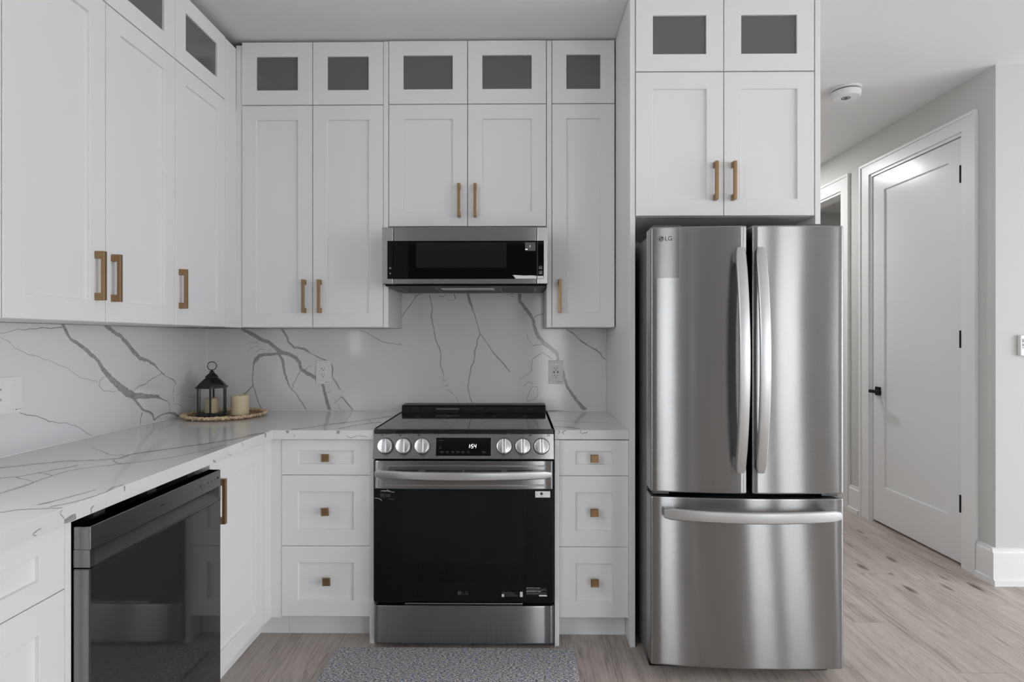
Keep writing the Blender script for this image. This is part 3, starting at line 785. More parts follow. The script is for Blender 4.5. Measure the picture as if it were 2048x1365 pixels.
wall_cabinet(Tb, 'narrow white glass-fronted cabinet with one pane beside the refrigerator panel', (0.316, YU, ZM), [(B[6], B[7])], B[6], B[7], ZM+0.010, ZT+0.002, WD, glass=True, fr=0.0690)
filler('tall white filler strip on the left side of the microwave', B[2]+0.0005, B[3]-0.0012, YU+0.001, WALL_Y-0.001, ZB, ZT)
filler('tall white filler strip on the right side of the microwave', B[5]+0.0012, B[6]-0.0008, YU+0.001, WALL_Y-0.001, ZB, ZT)

# refrigerator surround
PF = 2.405
filler('tall white side panel between the drawers and the refrigerator', 0.4725, 0.4945, PF, WALL_Y-0.001, 0.0, 2.752, 'side_panel', 'panel')
filler('tall white end panel on the right of the refrigerator cabinets', 1.2500, 1.2720, PF, WALL_Y-0.001, 0.0, 2.752, 'side_panel', 'panel')
Tf = back_T(2.400)
F = [0.4960, 0.8650, 1.2485]
wall_cabinet(Tf, 'deep white two-door cabinet directly above the refrigerator', (0.87, 2.40, 1.82), [(F[0]-0.0012, F[1]), (F[1], F[2]-0.004)], F[0], F[2], 1.8195, 2.4265, WALL_Y-2.400-0.001,
             [(0, 0.827, 1.963), (1, 0.9025, 1.963)])
wall_cabinet(Tf, 'deep white two-pane glass-fronted cabinet at the very top above the refrigerator', (0.87, 2.40, 2.43), [(F[0]-0.0012, F[1]), (F[1], F[2]-0.004)], F[0], F[2], 2.4285, 2.738, WALL_Y-2.400-0.001, glass=True, fr=0.0715)

# ------------------------------------------------------------------ base cabinets
YD = 2.430; XB = -1.060
Td = back_T(YD); Tx = left_T(XB)
ZC = 0.8735
def drawer_base(T, label, base, u0, u1, ub0, ub1, depth, knob_rots, rows=((0.7185, 0.870), (0.4145, 0.7165), (0.1120, 0.4125)), kick=None, knob=True, du=0.0):
    t = thing('drawer_cabinet', label, 'cabinet', base)
    mb = MB(T); mb.box(ub0, ub1, 0.102, ZC, -depth, -0.0225)
    mb.build('body', M['paint'], t)
    mb = MB(T); mb.box(ub0, ub1, 0.0, 0.1015, -0.095, -0.078); mb.build('toe_kick', M['paint'], t)
    for k, (a, b) in enumerate(rows):
        d = MB(T); r = 0.0475 if k == 0 else 0.070
        shaker(d, u0, u1, a, b, -0.0205, 0.0, 0.0705, 0.0705, r, r)
        o = d.build('drawer_front', M['paint'], t)
        if knob:
            ku = (u0+u1)/2 + (0.002 if k < 2 else 0.008)*(1 if u0 < 0 else 0.3)
            kv = (a+b)/2 + (0.0, -0.001, 0.004)[k]
            square_knob(o, T, ku, kv, -0.008, knob_rots[k])
    return t
drawer_base(Td, 'white three-drawer base cabinet left of the range with dark square knobs', (-0.823, YD, 0), -1.0140, -0.6345, -1.0125, -0.6345, 3.055-YD, (0, 3, 1))
drawer_base(Td, 'narrow white three-drawer base cabinet between the range and the refrigerator panel', (0.325, YD, 0), 0.1755, 0.4715, 0.1755, 0.4715, 3.055-YD, (0, 2, 0))
filler('thin white end panel to the floor on the left side of the range', -0.6335, -0.6140, YD-0.006, 3.055, 0.0, ZC, 'end_panel', 'panel')
filler('thin white end panel to the floor on the right side of the range', 0.1555, 0.1745, YD-0.020, 3.055, 0.0, ZC, 'end_panel', 'panel')
# corner base cabinet with its bronze-handled door
t = thing('corner_cabinet', 'white corner base cabinet with a bronze-handled door right of the dishwasher', 'cabinet', (XB, 2.19, 0))
mb = MB(Tx); mb.box(1.946, 3.054, 0.102, ZC, -(XB+1.682), -0.0225); mb.build('body', M['paint'], t)
d = MB(Tx); shaker(d, 1.948, 2.362, 0.112, 0.870, -0.0205, 0.0, 0.0705, 0.0705, 0.070, 0.070)
o = d.build('door', M['paint'], t)
bar_pull(o, Tx, 1.994, 0.730, 0.0)
mb = MB(); mb.box(XB-0.0205, XB-0.001, 2.364, 2.4505, 0.104, 0.871); mb.box(XB-0.001, -1.0155, YD+0.004, YD+0.022, 0.104, 0.871)
mb.build('filler', M['paint'], t)
mb = MB(); mb.box(XB-0.095, XB-0.078, 1.946, 2.508, 0.0, 0.1015); mb.box(XB-0.078, -1.0135, 2.508, 2.524, 0.0, 0.1015); mb.build('toe_kick', M['paint'], t)
# base cabinet at the left edge
drawer_base(Tx, 'white base cabinet with drawers at the left picture edge, left of the dishwasher', (XB, 1.09, 0), 0.862, 1.320, 0.860, 1.3215, XB+1.682, (0, 0, 0),
            rows=((0.7185, 0.870), (0.4145, 0.7165), (0.1120, 0.4125)))
filler('narrow white filler panel standing against the left side of the dishwasher', XB-0.6, XB-0.002, 1.3225, 1.3415, 0.0, ZC, 'end_panel', 'panel')

# ------------------------------------------------------------------ stone
for key, ids in (('left', (0, 8)), ('top', (0, 1, 4, 6))):   # veins that run on past the picture edge
    for i in ids:
        a, b = VEINS[key][i][0], VEINS[key][i][1]
        k = 0.22/math.hypot(a[0]-b[0], a[1]-b[1])
        VEINS[key][i].insert(0, (a[0]+(a[0]-b[0])*k, a[1]+(a[1]-b[1])*k, a[2]))
for key in ('left', 'back'):          # and veins that go up behind the cabinets
    for pts in VEINS[key]:
        a, b = pts[0], pts[1]
        if 1.335 < a[1] < 1.40 and a[1] > b[1] and a[2] > 2:
            k = 0.020/math.hypot(a[0]-b[0], a[1]-b[1])
            pts.insert(0, (a[0]+(a[0]-b[0])*k, a[1]+(a[1]-b[1])*k, a[2]))
mb = MB()
ZL = 0.9165
mb.prism([(0.40, ZL), (3.0555, ZL), (3.0555, 1.3565), (0.40, 1.3565)], SLAB_X-0.012, SLAB_X, 'x')
for k, pts in enumerate(VEINS['left']): ribbon(mb, pts, lambda u, v, k=k: (SLAB_X+0.0003+0.00003*k, u, min(max(v, 0.917), 1.356)), 100+k)
# caulk line along the counter and up the corner
mb.m = 2; mb.box(SLAB_X, SLAB_X+0.004, 0.42, 3.05, 0.9145, 0.919); mb.m = 0
tag(mb.build('backsplash', [M['quartz'], M['vein'], M['caulk']], None), 'white veined stone backsplash on the left wall under the left cabinets', 'backsplash')
mb = MB()
poly = [(-1.6825, ZL), (0.4715, ZL), (0.4715, 1.3565), (0.1379, 1.3565), (0.1379, 1.62), (-0.6270, 1.62), (-0.6270, 1.3565), (-1.6825, 1.3565)]
mb.prism(poly, SLAB_Y, SLAB_Y+0.0125, 'y')
for k, pts in enumerate(VEINS['back']): ribbon(mb, pts, lambda u, v, k=k: (u, SLAB_Y-0.0003-0.00002*k, max(v, 0.917) if -0.627 < u < 0.138 else min(max(v, 0.917), 1.3562)), 200+k)
mb.m = 2; mb.box(-1.6825, -1.6785, SLAB_Y-0.004, SLAB_Y, 0.915, 1.3565); mb.box(-1.675, -0.606, SLAB_Y-0.004, SLAB_Y, 0.9145, 0.919)
mb.box(0.152, 0.4715, SLAB_Y-0.004, SLAB_Y, 0.9145, 0.919); mb.box(0.4675, 0.4715, SLAB_Y-0.004, SLAB_Y, 0.919, 1.3565)
mb.m = 0
tag(mb.build('backsplash', [M['quartz'], M['vein'], M['caulk']], None), 'white veined stone backsplash on the back wall behind the range', 'backsplash')

def bevel_prism(poly, z0, z1, bev):
    bm = bmesh.new()
    vs = [bm.verts.new((x, y, z0)) for x, y in poly]
    f = bm.faces.new(vs)
    r = bmesh.ops.extrude_face_region(bm, geom=[f])
    bmesh.ops.translate(bm, verts=[v for v in r['geom'] if isinstance(v, bmesh.types.BMVert)], vec=(0, 0, z1-z0))
    bmesh.ops.recalc_face_normals(bm, faces=bm.faces)
    bmesh.ops.bevel(bm, geom=list(bm.edges), offset=bev, segments=2, profile=0.5, affect='EDGES')
    return bm
CX, CF, CZ = -1.0433, 2.4075, 0.914
mb = MB()
mb.addbm(bevel_prism([(-1.6825, 0.84), (CX, 0.84), (CX, CF), (-0.6115, CF), (-0.6115, 3.0560), (-1.6825, 3.0560)], 0.8745, CZ, 0.0015), False)
for k, pts in enumerate(VEINS['top']): ribbon(mb, pts, lambda u, v, k=k: (u, v, CZ+0.0003+0.00003*k), 300+k)
for k, pts in enumerate(VEINS['edgel']): ribbon(mb, pts, lambda u, v: (CX+0.0003, u, min(max(v, 0.876), 0.9125)), 340+k, 0.004, 0.6)
for k, pts in enumerate(VEINS['edgeb']): ribbon(mb, pts, lambda u, v: (u, CF-0.0003, min(max(v, 0.876), 0.9125)), 360+k, 0.004, 0.6)
tag(mb.build('countertop', [M['quartz'], M['vein']], None), 'L-shaped white veined stone countertop running round the left corner', 'countertop')
CF2 = 2.4225
mb = MB()
mb.addbm(bevel_prism([(0.1560, CF2), (0.4718, CF2), (0.4718, 3.0560), (0.1560, 3.0560)], 0.8745, CZ, 0.0015), False)
for k, pts in enumerate(VEINS['topr']): ribbon(mb, pts, lambda u, v: (min(u, 0.471), max(v, CF2+0.002), CZ+0.0003), 380+k)
for k, pts in enumerate(VEINS['edger']): ribbon(mb, pts, lambda u, v: (u, CF2-0.0003, min(max(v, 0.876), 0.9125)), 390+k, 0.004, 0.6)
tag(mb.build('countertop', [M['quartz'], M['vein']], None), 'short white stone countertop between the range and the refrigerator panel', 'countertop')

# ------------------------------------------------------------------ bowed metal fronts and handles
def bowed(mb, x0, x1, z0, z1, yb, yf, bow, half, xc=0.0, r=0.010, e=0.004, n=22):
    """a door or drawer front seen from -y: flat back at yb, front bowing from yf at +-half to yf-bow in the middle"""
    def fy(x): return yf - bow*(1-((x-xc)/half)**2)
    pts = []
    for k in range(5):
        a = R(90)*k/4
        pts.append((x0 + r - r*math.cos(a), fy(x0+r) + r - r*math.sin(a)))
    for i in range(1, n):
        x = x0+r+(x1-x0-2*r)*i/n
        pts.append((x, fy(x)))
    for k in range(5):
        a = R(90)*k/4
        pts.append((x1 - r + r*math.sin(a), fy(x1-r) + r - r*math.cos(a)))
    pts += [(x1, yb), (x0, yb)]
    mid = (x0+x1)/2
    def sec(ins):
        out = []
        for x, y in pts:
            xx = x + (ins if x < mid else -ins)*min(1.0, abs(x-mid)/((x1-x0)/2))
            out.append(Vector((xx, y+ins if y < yb-0.001 else y, 0)))
        return out
    zs = [z0, z0+e*0.3, z0+e, z0+e+0.002, z1-e-0.002, z1-e, z1-e*0.3, z1]; ins = [e, e*0.3, 0, 0, 0, 0, e*0.3, e]
    mb.sweep([(0, 0, z) for z in zs], [sec(i) for i in ins])
    return fy

def bow_handle(mb, centre, axis, half, out, fy, p_mid, p_end, w, th, n=28):
    """a flat bar bowing away from the door; axis 'z' or 'x'; fy gives the door's face; out = -y"""
    pts = []; secs = []
    W_ = Vector((1,0,0)) if axis == 'z' else Vector((0,0,1))
    def P(t):
        q = centre[0] + (t*half if axis == 'x' else 0)
        z = centre[2] + (t*half if axis == 'z' else 0)
        return Vector((q, (fy(q) if axis == 'z' else fy(centre[0])) - (p_end + (p_mid-p_end)*(1-abs(t)**2.0)), z))
    for i in range(n+1):
        t = -1 + 2*i/n
        p = P(t); d = (P(min(1, t+0.01))-P(max(-1, t-0.01))).normalized()
        nrm = Vector((0, -1, 0)); nrm = (nrm - d*nrm.dot(d)).normalized()
        k = 1.0
        if abs(t) > 0.955: k = 0.72 + 0.28*((1-abs(t))/0.045)**0.5
        a, b, c = W_*(w/2*k), nrm*(th/2), 0.0035
        wv = W_; 
        def o(sx, sy, dx, dy): return wv*(sx*(w/2*k-dx)) + nrm*(sy*(th/2-dy))
        bulge = nrm*0.0015
        secs.append([o(-1,-1,0,c), o(-1,-1,c,0), o(1,-1,c,0), o(1,-1,0,c), o(1,1,0,c), o(1,1,c,0), bulge+o(0,1,0,0)*1.0, o(-1,1,c,0), o(-1,1,0,c)])
        pts.append(p)
    mb.sweep(pts, secs)
    for s in (-1, 1):
        t = s*0.93
        p = P(t)
        yd = fy(p.x) if axis == 'z' else fy(p.x)
        if axis == 'z': mb.box(p.x-w*0.36, p.x+w*0.36, p.y+th*0.2, yd+0.002, p.z-0.022, p.z+0.022, 0.003)
        else: mb.box(p.x-0.022, p.x+0.022, p.y+th*0.2, yd+0.004, p.z-w*0.36, p.z+w*0.36, 0.003)

def emblem(name, T, r, mat_d, mat_l, parent):
    """round maker's mark: a disc with a pale open ring, an upright bar with a foot, and a dot"""
    mb = MB(T)
    mb.prism([(r*math.cos(2*math.pi*i/28), r*math.sin(2*math.pi*i/28)) for i in range(28)], 0, 0.0004, 'z')
    mb.m = 1
    k = r*0.80
    pts = [Vector((k*math.cos(R(a)), k*math.sin(R(a)), 0.0005)) for a in range(50, 361, 10)]
    for p, q in zip(pts[:-1], pts[1:]):
        d = (q-p).normalized(); nn = Vector((-d.y, d.x, 0))*r*0.06
        mb.add([p-nn, q-nn, q+nn, p+nn], [(0,1,2,3)])
    mb.box(k*0.35, k, -r*0.06, r*0.06, 0.0004, 0.0006)
    mb.box(-r*0.06, r*0.06, -r*0.42, r*0.42, 0.0004, 0.0006); mb.box(-r*0.06, r*0.30, -r*0.42, -r*0.30, 0.0004, 0.0006)
    mb.box(-r*0.42, -r*0.22, r*0.22, r*0.42, 0.0004, 0.0006)
    return mb.build(name, [mat_d, mat_l], parent)

# ------------------------------------------------------------------ range
RX0, RX1, RY = -0.6085, 0.1505, 2.385
rc = (RX0+RX1)/2
rg = thing('range', 'stainless slide-in electric range with black glass oven door', 'stove', (rc, 2.7, 0))
mb = MB(); mb.box(RX0+0.004, RX1-0.004, 2.432, 3.050, 0.022, 0.9005); mb.build('body', M['greymetal'], rg)
mb = MB()
mb.box(RX0+0.001, RX1-0.001, 2.396, 2.945, 0.9015, 0.9215, 0.003)
mb.build('cooktop', M['cookglass'], rg)
for s in (0, 1):
    mb = MB()
    x = RX0+0.0008 if s == 0 else RX1-0.0008-0.007
    mb.box(x, x+0.007, 2.400, 2.94, 0.9216, 0.9228)
    mb.build('side_trim', M['steeldark'], rg)
# faint burner rings printed in the glass
for bx, by, br in ((rc-0.19, 2.55, 0.105), (rc+0.19, 2.55, 0.120), (rc-0.19, 2.79, 0.08), (rc+0.19, 2.79, 0.08)):
    mb = MB()
    mb.lathe([(br, 0.9216), (br+0.0012, 0.9216), (br+0.0012, 0.92175), (br, 0.92175)], (bx, by, 0), 48, closed=True)
    mb.build('burner_ring', M['printgrey'], rg)
mb = MB()
gx0, gx1 = -0.6015, 0.1425
mb.prism([(2.937, 0.9218), (2.944, 0.950), (2.955, 0.9575), (3.050, 0.9575), (3.050, 0.9005), (2.946, 0.9005), (2.946, 0.9218)], gx0, gx1, 'x')
bgd = mb.build('backguard', M['black'], rg)
for a, b, lit in ((-0.550,-0.507,0),(-0.494,-0.440,0),(-0.425,-0.305,1),(-0.290,-0.175,0),(-0.160,-0.044,0),(-0.030,0.024,0),(0.036,0.090,0)):
    mb = MB(); S = plane_m(((a+b)/2, 2.9405, 0.9390), (1,0,0), (0,0.007,0.028))
    mb.T = S; mb.box(-(b-a)/2, (b-a)/2, -0.004, 0.004, 0.0, 0.0006)
    mb.build('vent_slot', M['printgrey'] if lit else M['gap'], bgd)
# slanted control panel
mb = MB(); mb.prism([(2.3725, 0.8010), (2.3975, 0.9010), (2.431, 0.9010), (2.431, 0.8010)], RX0+0.0005, RX1-0.0005, 'x')
cp = mb.build('control_panel', M['steel'], rg)
PT0 = plane_m((0, 2.3725, 0.8010), (1,0,0), (0, 0.025, 0.100))
def PT(x, z): return PT0 @ Matrix.Translation((x, (z-0.801)*1.0308, 0))
for px in (-0.556, -0.480, -0.4005, -0.0575, 0.0205, 0.0985):
    K = PT(px, 0.8515)
    mb = MB(K)
    mb.lathe([(0.0345, 0.0), (0.0345, 0.004), (0.0325, 0.007), (0.0305, 0.007)], seg=36)
    kb = mb.build('knob', M['greymetal'], rg)
    mb = MB(K)
    mb.lathe([(0.0315, 0.0065), (0.0315, 0.018), (0.0300, 0.0215), (0.0270, 0.0225), (0.002, 0.0205)], seg=36)
    mb.build('dial', M['dial'], kb)
    mb = MB(K); mb.box(-0.0078, 0.0078, -0.0295, 0.0300, 0.016, 0.0330, 0.003)
    mb.build('grip', M['handle'], kb)
    mb = MB(K); mb.box(-0.0008, 0.0008, 0.016, 0.028, 0.0330, 0.0332); mb.build('pointer', M['printdark'], kb)
for px, dx in ((-0.556,-0.017), (-0.480,-0.017), (-0.4005,-0.017), (-0.0575,0.0), (0.0205,0.030), (0.0985,0.030)):
    mb = MB(PT(px, 0.8965))
    if dx:
        mb.box(dx-0.0055, dx-0.0010, -0.004, -0.0012, 0, 0.0002); mb.box(dx+0.0010, dx+0.0055, -0.004, -0.0012, 0, 0.0002)
        mb.box(dx-0.0055, dx-0.0010, 0.0004, 0.0030, 0, 0.0002); mb.box(dx+0.0010, dx+0.0055, 0.0004, 0.0030, 0, 0.0002)
        mb.build('burner_icon', M['printdark'], cp)
    mb = MB(PT(px, 0.8965)); mb.box(-0.0012, 0.0012, -0.002, 0.0005, 0, 0.0002)
    if px in (-0.556, -0.0575): mb.box(-0.010, 0.010, 0.0020, 0.0032, 0, 0.0002)
    mb.build('burner_print', M['printdark'], cp)
D0, D1 = -0.3440, -0.1130
mb = MB(PT(0, 0.801)); mb.box(D0-0.0022, D1+0.0022, 0.0105, 0.0895, 0, 0.0010, 0.0004); mb.build('display_rim', M['steelflat'], cp)
mb = MB(PT(0, 0.801)); mb.box(D0, D1, 0.0125, 0.0875, 0.0010, 0.0018, 0.0003); dp = mb.build('display', M['display'], cp)
SEG = {'1': 'bc', '5': 'afgcd', '4': 'fgbc', ':': ''}
def seg_digits(s, T, h, mat, parent, name='clock_digits'):
    mb = MB(T); w = h*0.5; t = h*0.13; x = 0.0
    sl = 0.12
    def bar(x0, y0, x1, y1):
        dx, dy = x1-x0, y1-y0; L = math.hypot(dx, dy); nx, ny = -dy/L*t/2, dx/L*t/2
        q = [(x0+nx, y0+ny), (x1+nx, y1+ny), (x1-nx, y1-ny), (x0-nx, y0-ny)]
        q = [(a+b*sl, b) for a, b in q]
        mb.prism(q, 0, 0.0003, 'z')
    for ch in s:
        if ch == ':':
            for y in (h*0.3, h*0.7): bar(x+t*0.3, y-t/2, x+t*0.3, y+t/2)
            x += t*2.0; continue
        P = {'a': (0,h,w,h), 'b': (w,h,w,h/2), 'c': (w,h/2,w,0), 'd': (0,0,w,0), 'e': (0,0,0,h/2), 'f': (0,h/2,0,h), 'g': (0,h/2,w,h/2)}
        if ch == '1': x -= w*0.7
        for k in SEG[ch]:
            a, b, c, d = P[k]; bar(x+a, b, x+c, d)
        x += w + t*2.2
    return mb.build(name, mat, parent)
seg_digits('1:54', PT(-0.2065, 0.8445) @ Matrix.Translation((0,0,0.0018)), 0.0150, M['lcd'], dp)
for x, w in ((-0.318, 0.017), (-0.295, 0.011), (-0.273, 0.013), (-0.251, 0.014), (-0.230, 0.013), (-0.207, 0.010), (-0.142, 0.018)):
    mb = MB(PT(0, 0.801) @ Matrix.Translation((0,0,0.0018)))
    mb.box(x-w/2, x+w/2, 0.0285, 0.0300, 0, 0.0002); mb.box(x-w/3, x+w/3, 0.0240, 0.0252, 0, 0.0002)
    mb.build('touch_mark', M['printgrey'], dp)
for a in ((-0.334, -0.314, 0.075, 0.0762), (-0.330, -0.322, 0.050, 0.0512), (-0.330, -0.322, 0.043, 0.0442)):
    mb = MB(PT(0, 0.801) @ Matrix.Translation((0,0,0.0018))); mb.box(*a, 0, 0.0002)
    mb.build('touch_mark', M['printgrey'], dp)

# oven door: steel head with pressed grooves, dark glass below
def xbow(bow): return dict(bow=bow, half=(RX1-RX0)/2, xc=rc)
mb = MB(); bowed(mb, RX0, RX1, 0.1955, 0.7905, 2.4315, RY+0.0035, bow=0.0, half=1, r=0.004, e=0.003)
od = mb.build('oven_door', M['black'], rg)
mb = MB(); bowed(mb, RX0, RX1, 0.6705, 0.7900, 2.4300, RY+0.002, r=0.012, e=0.003, **xbow(0.003)); fyd = lambda x: RY+0.002-0.003*(1-((x-rc)/((RX1-RX0)/2))**2)
hd = mb.build('door_head', M['steel'], od)
for z in (0.768, 0.687):
    mb = MB()
    mb.box(rc-0.330, rc+0.345, RY-0.0016, RY+0.004, z-0.0042, z+0.0042, 0.0012, 2)
    mb.build('pressed_groove', M['steelflat'], hd)
mb = MB(); mb.box(RX0+0.003, RX1-0.003, RY+0.0005, RY+0.006, 0.197, 0.6700, 0.0015); gl = mb.build('oven_glass', M['bglass'], od)
mb = MB(); mb.box(-0.488, 0.032, RY+0.0002, RY+0.0006, 0.357, 0.6685); mb.build('oven_window', M['window'], gl)
for a, b in ((-0.517,-0.418), (-0.388,-0.233), (-0.226,-0.070), (-0.044,0.062)):
    mb = MB(); mb.box(a, b, RY-0.0025, RY+0.004, 0.7455, 0.7505); mb.build('vent_slot', M['gap'], hd)
mb = MB(); bow_handle(mb, (rc, 0, 0.7385), 'x', 0.366, -1, lambda x: RY, 0.062, 0.020, 0.0335, 0.014)
mb.build('handle', M['handle'], od)
# stickers on the glass
def sticker(name, x0, x1, z0, z1, base, lines, mat_line, parent, y=RY-0.0001):
    T = plane_m(((x0+x1)/2, y, (z0+z1)/2), (1,0,0), (0,0,1)); w, h = x1-x0, z1-z0
    mb = MB(T); mb.box(-w/2, w/2, -h/2, h/2, 0, 0.0003)
    s = mb.build(name, base, parent)
    mb = MB(T)
    for a, b, v in lines: mb.box(-w/2+a*w, -w/2+b*w, -h/2+v*h-h*0.018, -h/2+v*h+h*0.018, 0.0003, 0.0005)
    if lines: mb.build('fine_print', mat_line, s)
    return s, T, w, h
s1, T1, w1, h1 = sticker('attention_sticker', -0.6045, -0.517, 0.6250, 0.6665, M['black'], [(0.28,0.52,0.62),(0.28,0.50,0.52),(0.28,0.50,0.42),(0.55,0.78,0.55),(0.55,0.78,0.45),(0.55,0.78,0.35),(0.30,0.52,0.30),(0.70,0.97,0.10)], M['printgrey'], gl)
text_part('sticker_heading', 'ATTENTION', 0.0068, M['printwhite'], s1, T1 @ Matrix.Translation((0.004, h1*0.41, 0.0006)), spacing=1.0)
for sgn in (-1, 1):
    mb = MB(T1)
    pts = [Vector((sgn*(-w1*0.48+0.030*math.sin(R(a))), sgn*(-h1*0.30-0.012*(1-math.cos(R(a)))), 0.0006)) for a in range(0, 91, 10)]
    for p, q in zip(pts[:-1], pts[1:]):
        d = (q-p).normalized(); nn = Vector((-d.y, d.x, 0))*0.0007
        mb.add([p-nn, q-nn, q+nn, p+nn], [(0,1,2,3)])
    mb.build('swoosh', M['printwhite'], s1)
s2, T2, w2, h2 = sticker('white_sticker', 0.0725, 0.1350, 0.6375, 0.6635, M['plastic'], [(0.06,0.16,0.70),(0.06,0.16,0.52),(0.06,0.16,0.34),(0.33,0.55,0.20)], M['printgrey'], gl)
mb = MB(T2 @ Matrix.Translation((-w2*0.08, h2*0.10, 0.0003))); mb.prism([(0.0062*math.cos(2*math.pi*i/20), 0.0062*math.sin(2*math.pi*i/20)) for i in range(20)], 0, 0.0003, 'z'); mb.build('round_mark', M['logodark'], s2)
s3, T3, w3, h3 = sticker('care_sticker', -0.0690, 0.0215, 0.2190, 0.2425, M['black'], [(0.02,0.45,0.90),(0.02,0.62,0.76),(0.02,0.62,0.62),(0.16,0.70,0.44),(0.16,0.82,0.30),(0.16,0.74,0.16)], M['printgrey'], gl)
mb = MB(T3); mb.box(w3*0.36, w3*0.48, -h3*0.46, h3*0.46, 0.0003, 0.0005); mb.box(-w3*0.49, -w3*0.38, -h3*0.46, h3*0.02, 0.0003, 0.0005); mb.build('barcode_patch', M['printwhite'], s3)
s4, T4, w4, h4 = sticker('warning_sticker', 0.0330, 0.1225, 0.2210, 0.2610, M['black'], [(0.02,0.92,0.78),(0.02,0.95,0.70),(0.02,0.80,0.62),(0.02,0.96,0.42),(0.02,0.94,0.34),(0.02,0.60,0.26)], M['printgrey'], gl)
text_part('sticker_heading', '\u25b2WARNING  Tip Hazard', 0.0052, M['printwhite'], s4, T4 @ Matrix.Translation((-w4*0.47, h4*0.42, 0.0005)), align='LEFT')
text_part('sticker_heading', '\u25b2AVERTISSEMENT  Risque', 0.0052, M['printwhite'], s4, T4 @ Matrix.Translation((-w4*0.47, h4*0.06, 0.0005)), align='LEFT')
mb = MB(T4); mb.box(w4*0.12, w4*0.49, -h4*0.46, -h4*0.30, 0.0003, 0.0005); mb.build('number_patch', M['printwhite'], s4)
lgT = plane_m((-0.2455, RY-0.0001, 0.2350), (1,0,0), (0,0,1))
lo = emblem('logo', lgT, 0.0092, M['logogrey'], M['black'], gl)
text_part('logo_letters', 'LG', 0.0215, M['logogrey'], lo, lgT @ Matrix.Translation((0.0120, 0, 0.0002)), align='LEFT', spacing=0.95)
# storage drawer with a lipped top and two feet
mb = MB(); bowed(mb, RX0, RX1, 0.0215, 0.1815, 2.430, RY+0.002, r=0.014, e=0.003, **xbow(0.004)); dr = mb.build('storage_drawer', M['steel'], rg)
mb = MB(); mb.box(RX0+0.13, RX1-0.13, RY+0.006, RY+0.03, 0.1835, 0.1905, 0.003); mb.build('drawer_lip', M['steeldark'], dr)
for x in (RX0+0.045, RX1-0.045):
    mb = MB(); mb.lathe([(0.016, 0.0), (0.018, 0.004), (0.012, 0.010), (0.012, 0.0225)], (x, 2.452, 0), 16)
    mb.build('foot', M['black'], rg)

# ------------------------------------------------------------------ microwave
MX0, MX1, MY, MZ0, MZ1 = -0.6220, 0.1370, 2.590, 1.5530, 1.8120
mw = thing('microwave', 'stainless low-profile microwave mounted over the range', 'microwave', ((MX0+MX1)/2, 2.8, MZ0))
mb = MB(); mb.box(MX0+0.002, MX1-0.002, 2.632, 3.055, MZ0+0.004, MZ1-0.001); mb.box(MX0+0.01, MX1-0.01, 2.80, 3.05, MZ1-0.001, 1.845)
mb.build('body', M['greymetal'], mw)
S1, S2 = -0.5690, 0.0868
def band(x0, x1): 
    mb = MB(); mb.box(x0, x1, MY+0.002, 2.631, MZ0, MZ1, 0.003); return mb
band(MX0, S1-0.001).build('side_frame', M['steelflat'], mw)
dm = band(S1+0.001, S2-0.001).build('door', M['steel'], mw)
ctl = band(S2+0.001, MX1).build('side_frame', M['steelflat'], mw)
GZ0, GZ1 = 1.5760, 1.7500
for sx in (S1, S2):
    mb = MB(); mb.box(sx-0.0011, sx+0.0011, MY+0.007, 2.633, MZ0+0.001, MZ1-0.001); mb.build('door_seam', M['gap'], mw)
for a, b, par in ((-0.5965, S1-0.0015, mw), (S1+0.0015, S2-0.0015, dm), (S2+0.0015, 0.1180, ctl)):
    mb = MB(); mb.box(a, b, MY, MY+0.004, GZ0, GZ1, 0.0012); g = mb.build('door_glass' if par is dm else 'glass_strip', M['bglass'], par)
    if par is dm: mg = g
    elif par is ctl: rgs = g
    else: lgs = g
mb = MB(); mb.box(-0.465, -0.0522, MY-0.0003, MY+0.0005, 1.6262, 1.7407); mb.build('window_screen', M['mwwindow'], mg)
mb = MB(); mb.box(0.0321, 0.0798, MY-0.0004, MY+0.0005, 1.7034, 1.7420); dsp = mb.build('display', M['greymetal'], mg)
mb = MB(); mb.box(0.0535, 0.0557, MY-0.0008, MY-0.0004, 1.7205, 1.7235); mb.box(0.0540, 0.0562, MY-0.0008, MY-0.0004, 1.7255, 1.7285)
mb.box(0.0345, 0.0435, MY-0.0008, MY-0.0004, 1.7085, 1.7120); mb.build('clock_dots', M['lcd'], dsp)
mb = MB()
mb.prism([(-0.0245, 1.5935), (-0.012, 1.5765), (0.0850, 1.5765), (0.0850, 1.5895), (0.060, 1.5915), (0.030, 1.5905), (0.005, 1.5920)], MY-0.0006, MY-0.0001, 'y')
st = mb.build('torn_sticker', M['plastic'], mg)
mb = MB(); mb.T = Matrix.Identity(4)
mb.prism([(-0.0225,1.5930), (-0.0205,1.5930), (-0.0105,1.5770), (-0.0125,1.5770)], MY-0.0009, MY-0.0006, 'y'); mb.build('tear_line', M['gap'], st)
mb = MB(); mb.box(0.0885, 0.1165, MY-0.0006, MY-0.0001, 1.5775, 1.5890); mb.build('sticker_tail', M['plastic'], rgs)
